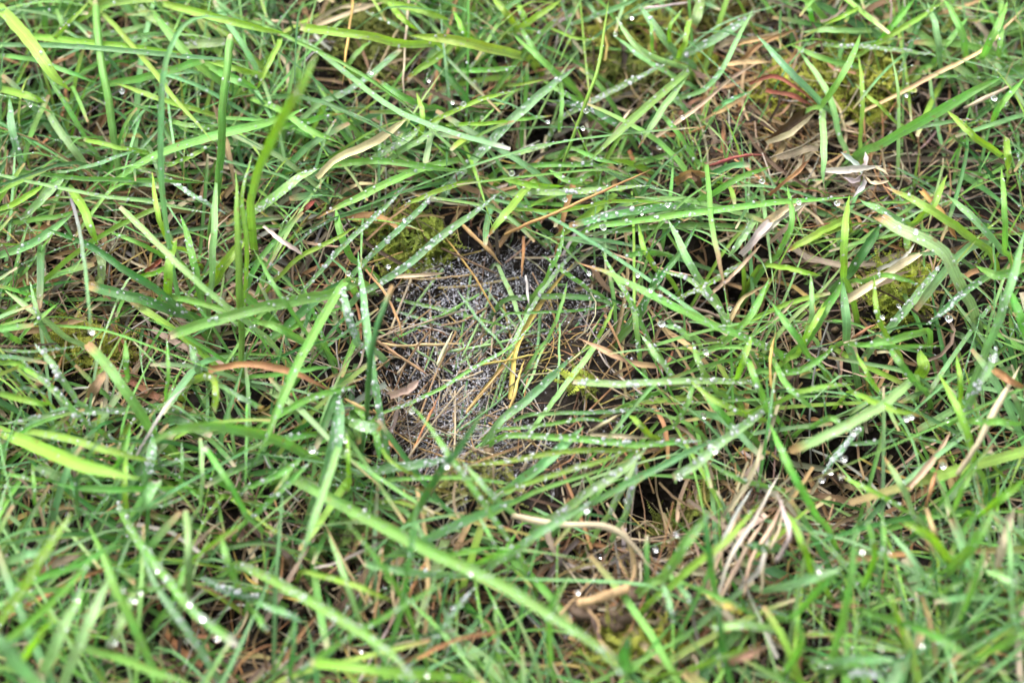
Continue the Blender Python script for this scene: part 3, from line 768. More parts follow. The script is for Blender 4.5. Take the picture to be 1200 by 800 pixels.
def auto_label(col, wd, tip, dew, P, what):
    P = np.array(P, float); c = P.mean(0); d = P[-1]-P[0]; L = np.linalg.norm(d)
    ang = math.degrees(math.atan2(-d[1], d[0])) % 180
    lean = 'level' if ang < 17 or ang > 163 else 'slanting rightward' if ang < 65 else 'upright' if ang < 115 else 'slanting leftward'
    size = ('short ' if L < 55 else 'long ' if L > 140 else '') + ('thin ' if wd <= 5.5 else 'narrow ' if wd <= 8.5 else 'wide ' if wd >= 11.5 else '')
    r = next(s for lim, s in ROWS if c[1] < lim); k = next(s for lim, s in COLS if c[0] < lim)
    dd = 'dewy ' if dew >= 3 else ''
    return f'{dd}{size}{NAMES[col]} {what} {lean} {r} {k}'
def parse(txt, what):
    rows = []
    for ln in txt.strip().splitlines():
        f = ln.split(':'); h = f[0].split()
        P = [tuple(map(float, p.split(','))) for p in f[1].split()]
        lab = f[2] if len(f) > 2 else None
        rows.append(dict(col=h[0], w=float(h[1]), lvl=float(h[2]), tip=h[3], dew=int(h[4]), fl=h[5] if len(h) > 5 else '', P=P, lab=lab,
                         auto=None if lab else auto_label(h[0], float(h[1]), h[3], int(h[4]), P, what)))
    dup = {}
    for r in rows: 
        if r['auto']: dup.setdefault(r['auto'], []).append(r)
    for k, rs in dup.items():
        rs.sort(key=lambda r: np.mean([p[0] for p in r['P']]))
        for i, r in enumerate(rs): r['lab'] = k if len(rs) == 1 else f'{k}, {ORD[i]} from left'
    return rows

def profile(t, tip, root=.7):
    wv = root + (1-root)*np.clip(t/.25, 0, 1)
    if tip in 'btw': return wv*np.where(t > .93, 1-.35*((t-.93)/.07)**2, 1)
    return wv*np.clip(1-np.clip((t-.55)/.45, 0, 1)**2.1, .03, 1)
def tint_along(base, t, tip, n, rnd, dry=False):
    c = np.repeat(base[None, :], n, 0)
    c = c*(1+rnd.normal(0, .1)) * (1 + rnd.normal(0, .06, 3))
    if not dry:
        pal = PAL['p']*np.array([1.1, 1.0, 1.0])                      # paler toward the sheath
        c = c + (pal-c)*np.clip(.35-t, 0, 1)[:, None]*.8
        ph, fq = rnd.uniform(0, 6.28), rnd.uniform(2, 7); yl = np.clip(np.sin(t*fq+ph)*.5, 0, 1)[:, None]*rnd.random()*.45
        c = c*(1-yl) + PAL['y']*yl
    else: c = c*(1+.22*np.sin(t*rnd.uniform(4, 16)+rnd.uniform(0, 6)))[:, None]
    tc = {'o': PAL['o'], 't': PAL['t'], 'w': PAL['w'], 'b': PAL['s']}.get(tip)
    if tc is not None:
        a = {'o': .80, 't': .86, 'w': .92, 'b': .955}[tip]
        f = np.clip((t-a)/(1-a)*1.6, 0, 1)[:, None]
        c = c*(1-f) + tc*f
    return c
def dew_on(C, W, s2, n2, dens, rnd, big=1.):
    """beads sitting on the upper face"""
    L = np.sum(np.linalg.norm(np.diff(C, axis=0), axis=1)); n = int(L*dens); lo = C.shape[0]
    for _ in range(n):
        f = rnd.uniform(.05, .97)*(lo-1); i = int(f); f -= i
        c = C[i]*(1-f)+C[i+1]*f; v = rnd.uniform(-.9, .9); ww = W[i]
        r = min(.00023+rnd.gamma(1.6, .00014), .0011)*big
        r = min(r, ww*.42)
        sg = 1 if n2[i][2] > 0 else -1
        p = c + s2[i]*v*ww*.5 + n2[i]*(sg*r*.5 + ww*.5*.2*abs(v))
        bead(DEW, p, r, n2[i], .9, 1 if r > .00058 else 0)

def place(rows, name, cat, group, m, dry):
    rnd = np.random.default_rng(21 if dry else 11)
    for r in rows:
        P = np.array(r['P']); n = 9 if len(P) == 2 else 22
        px = spline(P, n); t = np.linspace(0, 1, n); lvl = r['lvl']*.01
        if dry: hz = lvl*(.75+.25*np.sin(math.pi*t)) 
        elif r['lvl'] < 1.5: hz = np.full(n, lvl)
        elif r['lvl'] >= 6.4: hz = lvl*(.25+.75*np.sin(math.pi*(.04+.5*t)))
        else: hz = lvl*(.35+.65*np.sin(math.pi*(.1+.66*t)))
        C = np.array([at(x, y, z) for (x, y), z in zip(px, hz)])
        if not dry:
            g = ground(*C[0, :2])
            if C[0, 2]-g > .004:                      # the foot of the blade bends down into the turf
                d = C[0]-C[1]; d[2] = 0; d = d/(np.linalg.norm(d)+1e-9); hgt = C[0, 2]-g
                ft = np.array([C[0]+d*.012*q - np.array([0, 0, hgt*q**1.6]) for q in (1., .75, .5, .25)])
                C = np.vstack([ft, C]); n += 4; t = np.r_[[-.16, -.12, -.08, -.04], t]
        W = (r['w'] if r['w'] < 11 else 11+(r['w']-11)*.75)*(.95 if dry else .88)*np.array([mpp(c) for c in C])
        W = W*profile(np.clip(t, 0, 1), r['tip'], .85)
        W = W*(1+rnd.normal(0, .025, n))
        if dry: W = W*(1+.15*np.sin(np.linspace(0, rnd.uniform(4, 14), n)+rnd.uniform(0, 6)))
        C = C + np.cumsum(rnd.normal(0, .00012, C.shape), 0)
        tint = tint_along(PAL[r['col']], np.clip(t, 0, 1), r['tip'], n, rnd, dry)
        if r['col'] == 'v':
            f = np.clip(1-t*1.5, 0, 1)[:, None]; tint = PAL['v']*f + PAL['b']*(1-f)
        if r['col'] == 'n' and not dry:
            f = np.clip((t-.45)*4, 0, 1)[:, None]; tint = PAL['n']*.8*f + PAL['g']*(1-f)
        mb = MB()
        if r['fl'] in ('S', 'T'):
            s2, n2 = tube(mb, C, W, tint, 7, rnd.random()); n2 = np.repeat([[0, -.3, .95]], n, 0)
        else:
            s2, n2 = ribbon(mb, C, W, tint, rnd.uniform(.2, .65)*(1 if not dry else 1.7), rnd.normal(0, .24), rnd.normal(0, .4), 5, rnd.random(), face=(0, -.5, .86))
        o = mb.build(name, m, origin=C[0])
        tag(o, r['lab'], cat, group)
        if not dry: dew_on(C, W, s2, n2, (90, 300, 560, 950)[r['dew']], rnd, 1.05 if r['dew'] == 3 else .85)
        r['C'] = C
GR = parse(GREEN, 'blade'); DR = parse(DRY, 'dead blade')
place(GR, 'grass_blade', 'grass blade', 'grass blades of the lawn', M_GRASS, False)
place(DR, 'dead_grass_blade', 'dead grass', 'dead grass blades in the lawn', M_DRY, True)

# ------------------------------------------------------------------ the mass of lower grass and thatch nobody could count
def gs(px, cx, cy, sx, sy): return np.exp(-((px[:, 0]-cx)/sx)**2-((px[:, 1]-cy)/sy)**2)
def in_web(px): return ((px[:, 0]-575)/130)**2 + ((px[:, 1]-440)/148)**2 < 1
BARE = [(600, 345, 100, 60, 1.), (545, 475, 80, 70, 1.), (650, 165, 48, 34, 1.), (840, 335, 62, 36, .9), (770, 585, 50, 44, 1.), (985, 545, 66, 42, 1.), (1065, 425, 50, 26, .8),
        (430, 65, 66, 46, .9), (745, 80, 95, 55, .75), (940, 135, 95, 70, .92), (1000, 105, 60, 45, .6), (815, 75, 40, 30, .6), (1030, 345, 56, 40, .9), (470, 285, 56, 40, .8), (110, 405, 66, 32, .8),
        (150, 300, 120, 55, .6), (700, 710, 95, 60, .9), (240, 740, 46, 38, .9), (345, 745, 56, 42, .85), (330, 320, 55, 55, .6), (450, 735, 56, 44, .75), (870, 630, 50, 60, .7), (745, 350, 40, 40, .5)]
BA = np.array(BARE)*[1, 1, 1.1, 1.2, 1.15]; BA[:, 4] = np.minimum(BA[:, 4], 1)
def scatter(n, ext, keep):
    out = []
    while len(out) < n:
        p = np.stack([rng.uniform(ext[0], ext[1], 4000), rng.uniform(ext[2], ext[3], 4000)], 1)
        P3 = np.column_stack([p, ground(p[:, 0], p[:, 1])]); px, _ = topx(P3)
        k = keep(px); out += list(P3[rng.random(4000) < k])
    return np.array(out[:n])
def green_keep(px):
    d = np.prod(1-BA[:, 4]*np.exp(-((px[:, :1]-BA[:, 0])/BA[:, 2])**2-((px[:, 1:2]-BA[:, 1])/BA[:, 3])**2), 1)
    return np.where(in_web(px), d*.03, d)
GCOL = [PAL[k] for k in 'gggggyybbbpddd']
def green_mass(n, ext, keep, name, k, nseg, lab, wmul=1., dewy=True):
    mb = MB(); rnd = np.random.default_rng(5)
    for p0 in scatter(n, ext, keep):
        a0 = rnd.uniform(0, 2*math.pi); tone = GCOL[rnd.integers(len(GCOL))]
        for _ in range(rnd.integers(2, 6)):
            p = p0 + np.array([*rnd.normal(0, .0022, 2), 0])
            L = (.026+rnd.gamma(2.4, .0125))*wmul**.5; a = a0 + rnd.normal(0, 1.)
            lean = rnd.uniform(.55, 1.3); cur = rnd.uniform(.0, .7); ca = rnd.normal(0, .18)
            s = np.linspace(0, 1, nseg); el = lean + cur*s**1.5          # angle from vertical
            dz = np.cos(el)*L/(nseg-1); dh = np.sin(el)*L/(nseg-1); az = a + ca*s
            C = p + np.stack([np.cumsum(np.cos(az)*dh), np.cumsum(np.sin(az)*dh), np.cumsum(np.maximum(dz, -.3*dh))], 1) - [0, 0, .002]
            top = p[2]+.024+.012*rnd.random(); C[:, 2] = np.where(C[:, 2] > top-.008, top-.008+.008*np.tanh((C[:, 2]-top+.008)/.008), C[:, 2])
            if keep is green_keep:
                q, _ = topx(C)
                if in_web(q).mean() > .2: continue
                if rnd.random() > green_keep(q[2:]).min()*1.25+.03: continue
            tip = rnd.choice(list('ppppppobtt'))
            W = (.0008+rnd.gamma(2.2, .00046))*wmul*(profile(s, tip, .8) if tip in 'bt' else np.clip((1-s**1.7)*(.75+s*.25), .03, 1))*(1+rnd.normal(0, .03, nseg))
            c = (tone if rnd.random() < .6 else GCOL[rnd.integers(len(GCOL))])*rnd.uniform(.7, 1.1)
            tint = tint_along(c, s, tip, nseg, rnd)
            s2, n2 = ribbon(mb, C, W, tint, rnd.uniform(.2, .8), rnd.normal(0, .4), rnd.normal(0, .6), k, rnd.random())
            if dewy and abs(p[0]) < .24 and -.16 < p[1] < .25 and rnd.random() < .5: dew_on(C, W, s2, n2, rnd.choice([60, 180, 400]), rnd, .75)
    return tag(mb.build(name, M_GRASS), lab, 'grass', None, 'stuff')
green_mass(2500, (-.30, .30, -.26, .36), green_keep, 'grass', 3, 9, 'short tangled green grass filling the lawn between the taller blades')
def far_keep(px): return ((px[:, 0] < -110) | (px[:, 0] > 1310) | (px[:, 1] < -110) | (px[:, 1] > 910)).astype(float)
green_mass(1300, (-.75, .75, -.6, .8), far_keep, 'surrounding_grass', 3, 5, 'lawn grass carrying on around the patch', 2.0, False)

DCOL = [PAL[k] for k in 'sssssswttttkkoone']
def thatch(n):
    mb = MB(); rnd = np.random.default_rng(9)
    def keep(px):
        d = .36 + .9*gs(px, 150, 300, 160, 90) + .8*gs(px, 930, 150, 120, 100) + .8*gs(px, 870, 620, 80, 80) + .6*gs(px, 430, 690, 90, 60) + .6*gs(px, 560, 420, 120, 90) + .8*gs(px, 700, 700, 100, 60)
        d *= 1-.93*gs(px, 600, 325, 140, 55); d *= 1-.7*gs(px, 1000, 110, 70, 60); d *= 1-.6*gs(px, 425, 60, 60, 40)
        d *= 1-.92*gs(px, 770, 585, 50, 48); d *= 1-.92*gs(px, 985, 545, 72, 44); d *= 1-.95*gs(px, 650, 165, 55, 38); d *= 1-.85*gs(px, 840, 335, 60, 35); d *= 1-.8*gs(px, 1065, 425, 50, 26)
        d *= 1-.55*gs(px, 580, 430, 130, 110)
        return np.clip(d, 0, 1)
    for p in scatter(n, (-.30, .30, -.26, .36), keep):
        L = rnd.gamma(3, .0095)+.008; a = rnd.uniform(0, 2*math.pi); ca = rnd.normal(0, .5); s = np.linspace(-.5, .5, 6)
        z0 = abs(rnd.normal(0, .003 if in_web(topx(p)[0])[0] else .007))+.0005; tl = rnd.normal(0, .12)
        az = a + ca*s; C = p + np.stack([np.cos(az)*s*L, np.sin(az)*s*L, z0+tl*s*L+.002*np.sin(s*5+a)], 1)
        C[:, 2] = np.maximum(C[:, 2], ground(C[:, 0], C[:, 1])+.0003)
        inw = in_web(topx(p)[0])[0]
        wd = rnd.choice([.0004, .0006, .0008]) if inw else rnd.choice([.0005, .0007, .0009, .0012, .0018, .0028], p=[.2, .22, .2, .18, .13, .07])
        W = np.full(6, wd)*(1-.5*np.abs(s)*rnd.random())
        c = DCOL[rnd.integers(len(DCOL))]*rnd.uniform(.3, .95)
        tint = np.repeat((c*(1+rnd.normal(0, .07, 3)))[None], 6, 0)*(1+.25*np.sin(s*rnd.uniform(3, 14)+a))[:, None]
        if wd < .001: tube(mb, C, W, tint, 4, rnd.random())
        else: ribbon(mb, C, W, tint, rnd.uniform(.2, .9), rnd.normal(0, .6), rnd.normal(0, 1.), 3, rnd.random())
    return tag(mb.build('thatch', M_DRY), 'brown and straw dead grass matted over the soil', 'thatch', None, 'stuff')
thatch(8200)

def crumbs():
    mb = MB(); rnd = np.random.default_rng(17); v, f = ICO1
    def keep(px): return np.where(in_web(px), .12, np.clip(1-green_keep(px), .05, 1))
    for p in scatter(2600, (-.24, .24, -.18, .26), keep):
        r = .0005+rnd.gamma(1.6, .0006); q = v*(r*rnd.uniform(.6, 1.3, (len(v), 1)))*rnd.uniform(.5, 1.4, 3)
        mb.add(q+p+[0, 0, r*.3], None, f, np.broadcast_to(PAL['k' if rnd.random() < .75 else 't']*rnd.uniform(.12, .6), (len(v), 3)))
    return tag(mb.build('soil_crumbs', M_BARK), 'small dark crumbs of earth and rotted litter in the bare spots', 'soil', None, 'stuff')
crumbs()

# ------------------------------------------------------------------ moss patches
def moss_shoot(mb, p, d, L, c, rnd):
    """a feathery shoot: stem with paired leaflets shrinking toward the tip"""
    n = 11; s = np.linspace(0, 1, n); side = unit(cross(d, [0.1, .1, 1])); nr = cross(side, d)
    bend = rnd.normal(0, .25)
    C = p + d*L*s[:, None] + side*(bend*L*s**2)[:, None]
    V = []; Q = []; cc = []
    for i in range(n):
        ll = L*.20*(1-.7*s[i])*rnd.uniform(.7, 1.2); ww = ll*.32
        for sg in (-1, 1):
            ax = unit(d*.75+side*sg*.8+nr*rnd.normal(.25, .3)); pr = unit(cross(ax, nr))
            b = len(V); V += [C[i], C[i]+ax*ll*.5+pr*ww, C[i]+ax*ll, C[i]+ax*ll*.5-pr*ww]; Q.append((b, b+1, b+2, b+3))
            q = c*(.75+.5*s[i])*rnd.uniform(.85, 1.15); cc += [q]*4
    mb.add(V, Q, None, np.array(cc))
MOSS = [(425, 60, 62, 40, 'olive brown moss patch under the blades at the top, left of centre', (.7, .75), 260), (740, 50, 70, 34, 'yellowish moss at the top edge right of centre', (1, 1), 240),
        (745, 92, 60, 26, 'dark moss between blades over the pit behind the web', (.7, .8), 160), (815, 80, 30, 24, 'bright yellow moss tuft at the centre of crossing blades at top', (1.25, 1.3), 90),
        (1000, 110, 62, 50, 'bright yellow-green moss patch at the upper right', (1.15, 1.2), 340), (915, 125, 34, 30, 'small yellow moss clump beside the curled brown leaf', (1.2, 1.2), 110),
        (1048, 345, 42, 38, 'green moss under the straw at the right side', (1.1, 1.25), 220), (478, 285, 52, 32, 'olive green moss at the upper left rim of the web', (.9, 1.05), 240),
        (100, 410, 60, 26, 'yellow-olive moss near the left edge below the hanging blade', (1.1, 1.1), 200), (682, 462, 22, 14, 'tiny yellow-green moss tuft at the right rim of the web', (1.1, 1.25), 22),
        (735, 765, 66, 26, 'mossy yellow-green patch at the bottom edge right of centre', (1.1, 1.1), 180), (800, 590, 40, 22, 'faint olive moss in the dark hollow at lower right', (.8, .9), 80),
        (410, 640, 40, 26, 'dark moss under the long diagonal blade', (.5, .7), 90), (1100, 60, 40, 30, 'olive moss under grass at the top right', (.8, .9), 110),
        (830, 30, 50, 24, 'brownish moss at the top edge, right side', (.8, .7), 130), (560, 580, 50, 26, 'dull moss at the lower rim of the web', (.7, .7), 90)]
for (cx, cy, sx, sy, lab, mul, n) in MOSS:
    mb = MB(); rnd = np.random.default_rng(int(cx*7+cy))
    for _ in range(int(n*1.7)):
        a = rnd.uniform(0, 6.28); q = math.sqrt(rnd.random())
        w0 = at(cx+math.cos(a)*q*sx, cy+math.sin(a)*q*sy, 0); z = ground(w0[0], w0[1])
        d = unit(np.array([rnd.normal(0, .8), rnd.normal(0, .8), rnd.uniform(.1, .8)]))
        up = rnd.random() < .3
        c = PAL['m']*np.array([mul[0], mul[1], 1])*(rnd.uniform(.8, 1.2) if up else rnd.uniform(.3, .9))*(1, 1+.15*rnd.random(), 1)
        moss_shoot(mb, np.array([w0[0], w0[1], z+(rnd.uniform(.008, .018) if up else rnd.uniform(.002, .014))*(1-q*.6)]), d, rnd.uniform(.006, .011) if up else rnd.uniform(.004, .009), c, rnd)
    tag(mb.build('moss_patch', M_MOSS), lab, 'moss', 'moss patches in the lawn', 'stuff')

# ------------------------------------------------------------------ spider web hung over the hollow
def web_z(px): 
    r = ((px[:, 0]-600)/170)**2 + ((px[:, 1]-420)/150)**2
    return .008 - .010*np.exp(-r*1.3)
def in_sheet(px):
    a = np.arctan2(px[:, 1]-425, px[:, 0]-590)
    return ((px[:, 0]-590)/(160+18*np.sin(3*a+1)))**2 + ((px[:, 1]-430)/(160+18*np.sin(4*a)))**2 < 1
def build_web():
    rnd = np.random.default_rng(3)
    root = bpy.data.objects.new('spider_web', None); COL.objects.link(root); root.empty_display_size = .05
    tag(root, 'dew-covered sheet web spread over the hollow in the middle', 'spider web')
    st = MB(); be = Beads()
    dens = [(520, 335, 62, 42, .9), (610, 320, 75, 35, .6), (560, 480, 85, 60, .85), (690, 340, 65, 45, .55), (620, 530, 60, 40, .9), (540, 335, 26, 20, .9), (540, 560, 60, 30, .6), (560, 400, 110, 50, .35), (500, 575, 50, 40, .4), (690, 410, 50, 60, .3), (455, 400, 30, 60, .4)]
    def D(px): return np.clip(sum(d[4]*gs(px, *d[:4]) for d in dens), 0.03, 1)
    n = 0
    while n < 900:
        c = np.array([[rnd.uniform(420, 760), rnd.uniform(275, 605)]])
        if not in_sheet(c)[0] or rnd.random() > D(c)[0]: continue
        a = rnd.uniform(0, math.pi); L = rnd.uniform(20, 120); e = np.array([math.cos(a), math.sin(a)*.8])*L/2
        q = np.array([c[0]-e, c[0]+e])
        if not in_sheet(q).all(): continue
        pz = np.linspace(0, 1, 8)[:, None]; qs = q[0]*(1-pz)+q[1]*pz; z = web_z(qs)+rnd.uniform(-.0015, .0015)
        C = np.array([at(x, y, zz) for (x, y), zz in zip(qs, z)]) - np.array([0, 0, abs(rnd.normal(0, .003))])
        tube(st, C, np.full(8, .00002), np.full((8, 3), .7), 3)
        m = max(2, int(L/rnd.uniform(4.5, 9))); rs = rnd.uniform(.6, 1.5)
        for f in (np.arange(m)+rnd.uniform(.2, .8, m))/m:
            i = min(int(f*7), 6); g = f*7-i; p = C[i]*(1-g)+C[i+1]*g
            if rnd.random() > D(topx(p)[0])[0]**.5: continue
            r = (.00013+min(rnd.gamma(1.6, .00005), .0004))*rs
            bead(be, p+[0, 0, -r*.5], r, (0, 0, 1), 1., 1 if r > .0003 else 0)
        n += 1
    # guy lines from the rim up to the blades around
    for k in range(60):
        a = rnd.uniform(0, 6.28); q0 = np.array([590+140*math.cos(a), 425+135*math.sin(a)]); q1 = np.array([590+rnd.uniform(155, 195)*math.cos(a+.1), 425+rnd.uniform(150, 190)*math.sin(a+.1)])
        A = at(*q0, .003); B = at(*q1, .015); s = np.linspace(0, 1, 5)[:, None]; C = A*(1-s)+B*s - np.array([0, 0, .0015])*np.sin(s*math.pi)
        tube(st, C, np.full(5, .000025), np.full((5, 3), .7), 3)
        for f in rnd.random(5): bead(be, A*(1-f)+B*f, .00013+rnd.gamma(2, .00006), (0, 0, 1), 1., 0)
    # free small beads filling in the sheet
    k = 0
    while k < 5200:
        q = np.stack([rnd.uniform(420, 760, 500), rnd.uniform(270, 605, 500)], 1)
        q = q[in_sheet(q) & (rnd.random(500) < D(q)**1.2)]
        z = web_z(q)+rnd.normal(0, .003, len(q))
        for (x, y), zz in zip(q, z):
            r = .00009+min(rnd.gamma(1.6, .00005), .0004); bead(be, at(x, y, zz), r, (0, 0, 1), 1., 0)
        k += len(q)
    tag(st.build('silk_strands', M_SILK, root), None, None, None, 'stuff'); tag(be.build('dew_beads', M_WEBDEW, root), None, None, None, 'stuff')
build_web()
# stalks lying in the hollow below and through the web
def hollow_stalks():
    mb = MB(); rnd = np.random.default_rng(31)
    for _ in range(190):
        c = np.array([rnd.normal(612, 90), rnd.normal(445, 70)]); a = rnd.uniform(0, math.pi) if rnd.random() < .5 else rnd.normal(-.75, .4)
        if c[1] < 355 and rnd.random() < .75: continue
        L = rnd.uniform(30, 130); e = np.array([math.cos(a), math.sin(a)])*L/2
        q = spline(np.array([c-e, c+rnd.normal(0, 3, 2), c+e]), 7); z = web_z(q)+rnd.uniform(-.010, .0005)
        C = np.array([at(x, y, zz) for (x, y), zz in zip(q, z)])
        g = rnd.random() < .42; col = PAL[rnd.choice(list('gpb'))] if g else PAL[rnd.choice(list('sssssttken'))]
        W = np.full(7, rnd.uniform(.0004, .0011)*(1.5 if g else 1)); tube(mb, C, W, np.repeat((col*rnd.uniform(.55, 1.0))[None], 7, 0), 5, rnd.random())
    return tag(mb.build('dead_stalks', M_DRY), 'thin tan and green stalks criss-crossing in the hollow under the web', 'dead stalks', None, 'stuff')
hollow_stalks()

# ------------------------------------------------------------------ other single things
def ribbon_px(mb, P, w, zs, col, rnd, roll=0., fold=.5, n=14, tip='p'):
    px = spline(np.array(P, float), n); t = np.linspace(0, 1, n); z = np.interp(t, np.linspace(0, 1, len(zs)), zs)*.01
    C = np.array([at(x, y, q) for (x, y), q in zip(px, z)]); W = w*np.array([mpp(c) for c in C])*profile(t, tip, .5)
    W *= 1+.2*np.sin(t*17+rnd.uniform(0, 6)); ribbon(mb, C, W, tint_along(PAL[col], t, 'p', n, rnd, True), fold, roll, rnd.normal(0, 1.2), 5, rnd.random()); return C
def withered_leaf():
    rnd = np.random.default_rng(2); base = at(1012, 203, .028)
    root = bpy.data.objects.new('withered_leaf', None); root.location = base; COL.objects.link(root)
    tag(root, 'whitish shrivelled star-shaped dead leaf at upper right', 'dead leaf')
    for P in ([(1010, 203), (1000, 190), (985, 178)], [(1010, 203), (1025, 198), (1042, 206)], [(1010, 203), (1000, 212), (988, 208)], [(1010, 205), (1022, 216), (1042, 212)], [(1012, 205), (1010, 220), (1000, 232)], [(1010, 203), (1016, 190), (1014, 178)]):
        mb = MB(); ribbon_px(mb, P, 6, [3.2, 3.5, 3.6], 's' if P[2][0] > 1020 else 'w', rnd, rnd.normal(0, .6), .9)
        o = mb.build('lobe', M_DRY); o.parent = root; o.matrix_parent_inverse.identity(); o.location = -base
withered_leaf()
def twig():
    rnd = np.random.default_rng(4); mb = MB()
    px = spline(np.array([(676, 706), (690, 704), (706, 699), (722, 694), (737, 689)], float), 26); C = np.array([at(x, y, .026) for x, y in px])
    W = .0036*(1+.10*np.sin(np.arange(26)*1.9)+rnd.normal(0, .05, 26)); W[0] *= .5; W[-1] *= .6
    tube(mb, C, W, np.repeat((PAL['t']*1.05)[None], 26, 0), 10)
    tag(mb.build('root_stub', M_BARK, origin=C[0]), 'stubby ringed brown root lying on bare soil at the bottom, right of centre', 'root')
    for (x, y, s, lab) in ((682, 716, 13, 'crumbly brown soil lump at the near end of the brown root'), (746, 692, 15, 'crumbly brown soil lump at the far end of the brown root'), (722, 724, 14, 'dark soil lump below the brown root')):
        v = ICO3[0].copy(); n = unit(v); k = 1+.28*np.sin(v@np.array([3.1, 5.2, 2.3])+x)+.2*np.sin(v@np.array([9., -7, 8])+y)+rnd.normal(0, .07, len(v))
        c = at(x, y, .012); mb = MB(); m = mpp(c); mb.add(c+v*k[:, None]*s*m*np.array([1.2, 1, .7]), None, ICO3[1], PAL['k']*.9)
        tag(mb.build('soil_lump', M_BARK, origin=c), lab, 'soil lump')
    for P, lab in (([(683, 708), (693, 718), (702, 730), (701, 742)], 'curling root fibre hanging from the brown root'), ([(735, 690), (742, 676), (744, 662)], 'thin brown fibre standing up from the brown root'),
                   ([(640, 738), (665, 710), (700, 672)], 'long straight straw fibre beside the brown root')):
        mb = MB(); px = spline(np.array(P, float), 14); C = np.array([at(x, y, .024) for x, y in px]); tube(mb, C, np.linspace(.0013, .0006, 14), np.repeat(PAL['t'][None], 14, 0), 6)
        tag(mb.build('root_fibre', M_BARK, origin=C[0]), lab, 'root fibre')
twig()

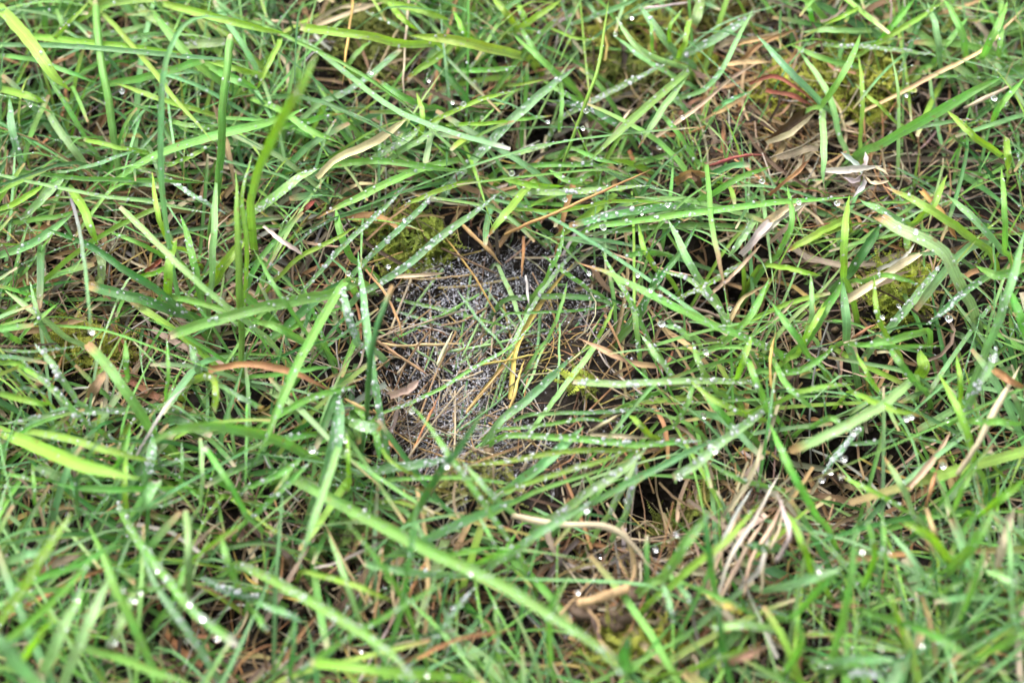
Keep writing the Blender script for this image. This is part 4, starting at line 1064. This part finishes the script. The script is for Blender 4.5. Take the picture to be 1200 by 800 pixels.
# ------------------------------------------------------------------ the large dew drops
DROPS = [(107, 388, 4.6, 7.4, 'hanging at the tip of the purple-green blade'), (143, 107, 5.5, 4.3, 'round on blades in the upper left'), (232, 110, 4, 3.2, 'by the upright stalks in the upper left'),
  (35, 123, 4, 3.4, 'on the left edge near the top'), (600, 203, 5, 3.9, 'on the blade above the far rim of the web'), (642, 143, 3.6, 3.0, 'hanging from the orange-tipped blade over the dark pit'),
  (502, 94, 4.2, 3.2, 'held in the curl of a blade near the top'), (543, 122, 4.4, 3.6, 'on the dewy blade above the web'), (530, 120, 3.4, 3.6, None), (565, 138, 3.6, 3.4, None), (435, 85, 3.6, 3.2, None),
  (740, 20, 3.8, 3.2, 'by the top edge right of centre'), (721, 40, 4.4, 4., 'on a blade tip at the top right of centre'), (773, 172, 5, 3.2, 'on the ground blades right of the orange-tipped blade'), (800, 137, 4, 3, None),
  (687, 130, 4.6, 2.8, 'cluster drop beside the thin pale stalk'), (683, 150, 4.2, 2.8, None), (707, 266, 5.6, 3.8, 'round under the dewy level blade'), (662, 234, 4, 3.2, None), (752, 250, 3.4, 4, None), (782, 240, 4, 4.2, None),
  (690, 320, 4.2, 2.6, None), (747, 322, 3.8, 3.4, None), (735, 331, 3.6, 4, None), (729, 345, 4.4, 3.2, 'stuck to the upright blade right of the web'), (732, 358, 3.2, 3, None), (775, 379, 5.4, 4.2, 'at the tip of a small pale blade right of the web'),
  (762, 340, 3.8, 3.6, None), (855, 361, 4, 3.6, None), (893, 212, 4.6, 4.6, 'by the long level green blade on the right'), (981, 238, 4.6, 4.8, 'bright on the end of the long level blade at right'), (936, 237, 4.4, 4.8, None),
  (1073, 271, 5, 5.4, 'white on the broad bent pale blade'), (1112, 373, 6, 3, 'heavy, below the dewy blade at right'), (1053, 358, 3.6, 3, None), (1034, 371, 4, 2.4, None), (837, 526, 7, 4.6, 'large and flat on the pale blade over the dark hollow'),
  (796, 558, 6, 4.4, 'hanging from the tip of the pale blade over the dark hollow'), (824, 487, 5.4, 3.4, 'in the grass right of the web'), (827, 412, 5, 4.4, 'white at right above the level pale blade'), (687, 597, 5, 4.6, 'white at the end of the blue-green blade below the web'),
  (733, 586, 3.6, 3, None), (703, 651, 5.6, 4.4, 'hanging in the hollow below the web'), (718, 654, 5.2, 4.4, 'beside another drop in the hollow below the web'), (760, 632, 4.6, 4.6, None), (792, 626, 4.6, 4.6, None), (768, 644, 4.2, 4.4, None), (677, 693, 4.6, 4, None),
  (1000, 506, 4.4, 3.8, None), (989, 537, 5, 3.4, 'in the dark hollow at right'), (973, 552, 5.4, 3.4, 'at the tip of the dewy blade in the dark hollow at right'), (963, 562, 4.6, 3.2, None), (985, 558, 4.4, 3, None), (1007, 544, 4.6, 3.6, None),
  (1105, 545, 6, 3.8, 'beside the straw stems at the lower right'), (1164, 420, 6, 5.2, 'pale, on the dewy blade near the right edge'), (1110, 492, 5, 5.2, 'at the star of blades near the right edge'), (1062, 490, 4.6, 3.8, None), (1068, 488, 4, 3.8, None),
  (202, 646, 6.4, 6, 'blurred by the green blade with flat drops'), (183, 668, 4.6, 6, None), (221, 706, 6.4, 6.2, 'flat on the green blade at lower left'), (236, 723, 7, 6.2, 'largest and flat on the green blade at lower left'), (254, 746, 6, 6.2, None),
  (218, 751, 4.6, 4, None), (144, 690, 6, 6, None), (158, 703, 4.6, 5, None), (164, 694, 4.2, 5, None), (135, 752, 5, 4.8, None), (91, 702, 4, 5, None), (365, 526, 6.4, 4.6, 'at the bend of the arching blade'), (424, 500, 6, 5, 'on the blunt stub left of the lower web'),
  (482, 481, 5.4, 2.6, 'at the tip of the crossing blade on the lower web'), (523, 545, 5, 5, None), (546, 549, 4.4, 5, None), (404, 516, 3.6, 5.8, None), (551, 671, 5, 7.4, 'on the edge of the long diagonal blade'), (423, 762, 5, 4, None), (500, 790, 5, 5, None), (455, 312, 3.6, 3.2, None), (474, 258, 3.6, 3.2, None), (408, 320, 4.4, 3.6, None),
  (1180, 122, 5, 4.6, None), (1165, 115, 5, 4.4, None), (1062, 112, 3.8, 3.2, None), (1076, 46, 4.6, 2.8, None), (959, 668, 5, 6.6, None), (1080, 755, 5, 8, None), (1032, 758, 5, 8, None), (1010, 645, 4.6, 6, None), (1042, 645, 4.6, 6, None)]
def place_drops():
    k = 0
    rows = []
    for (x, y, r, h, lab) in DROPS:
        if lab: lab = f'clear dew drop {lab}'
        else:
            rr = next(s for lim, s in ROWS if y < lim); cc = next(s for lim, s in COLS if x < lim); lab = f'small clear dew drop {rr} {cc}'
        rows.append([x, y, r, h, lab])
    seen = {}
    for q in rows: seen.setdefault(q[4], []).append(q)
    for lab, qs in seen.items():
        if len(qs) > 1:
            qs.sort(key=lambda q: q[0])
            for i, q in enumerate(qs): q[4] = f'{lab}, {ORD[i]} from left'
    AC = np.vstack([q['C'] for q in GR+DR]); AP, AF = topx(AC)
    for x, y, r, h, lab in rows:
        dd = np.hypot(AP[:, 0]-x, AP[:, 1]-y); near = dd < 15
        c = at(x, y, min(h, 2.6)*.01)
        if near.any():
            j = np.where(near)[0][np.argmin(AF[near])]; d = ray(x, y); c = CAMP + d*(AF[j]-r*mpp(AC[j])*.6); m = mpp(c); mb = MB(); v = ICO3[0].copy(); sq = .72+.22*((x*7+y*3) % 10)/10; v[:, 2] *= sq; v[:, 0] *= 1+.12*math.sin(x); v = v*r*m*(.72 if y < 640 else .58)
        mb.add(c+v, None, ICO3[1]); tag(mb.build('dew_drop', M_WATER, origin=c), lab, 'dew drop', 'large dew drops on the grass')
place_drops()
tag(DEW.build('dew', M_DEW), 'fine dew beads sprinkled over the grass blades', 'dew', None, 'stuff')
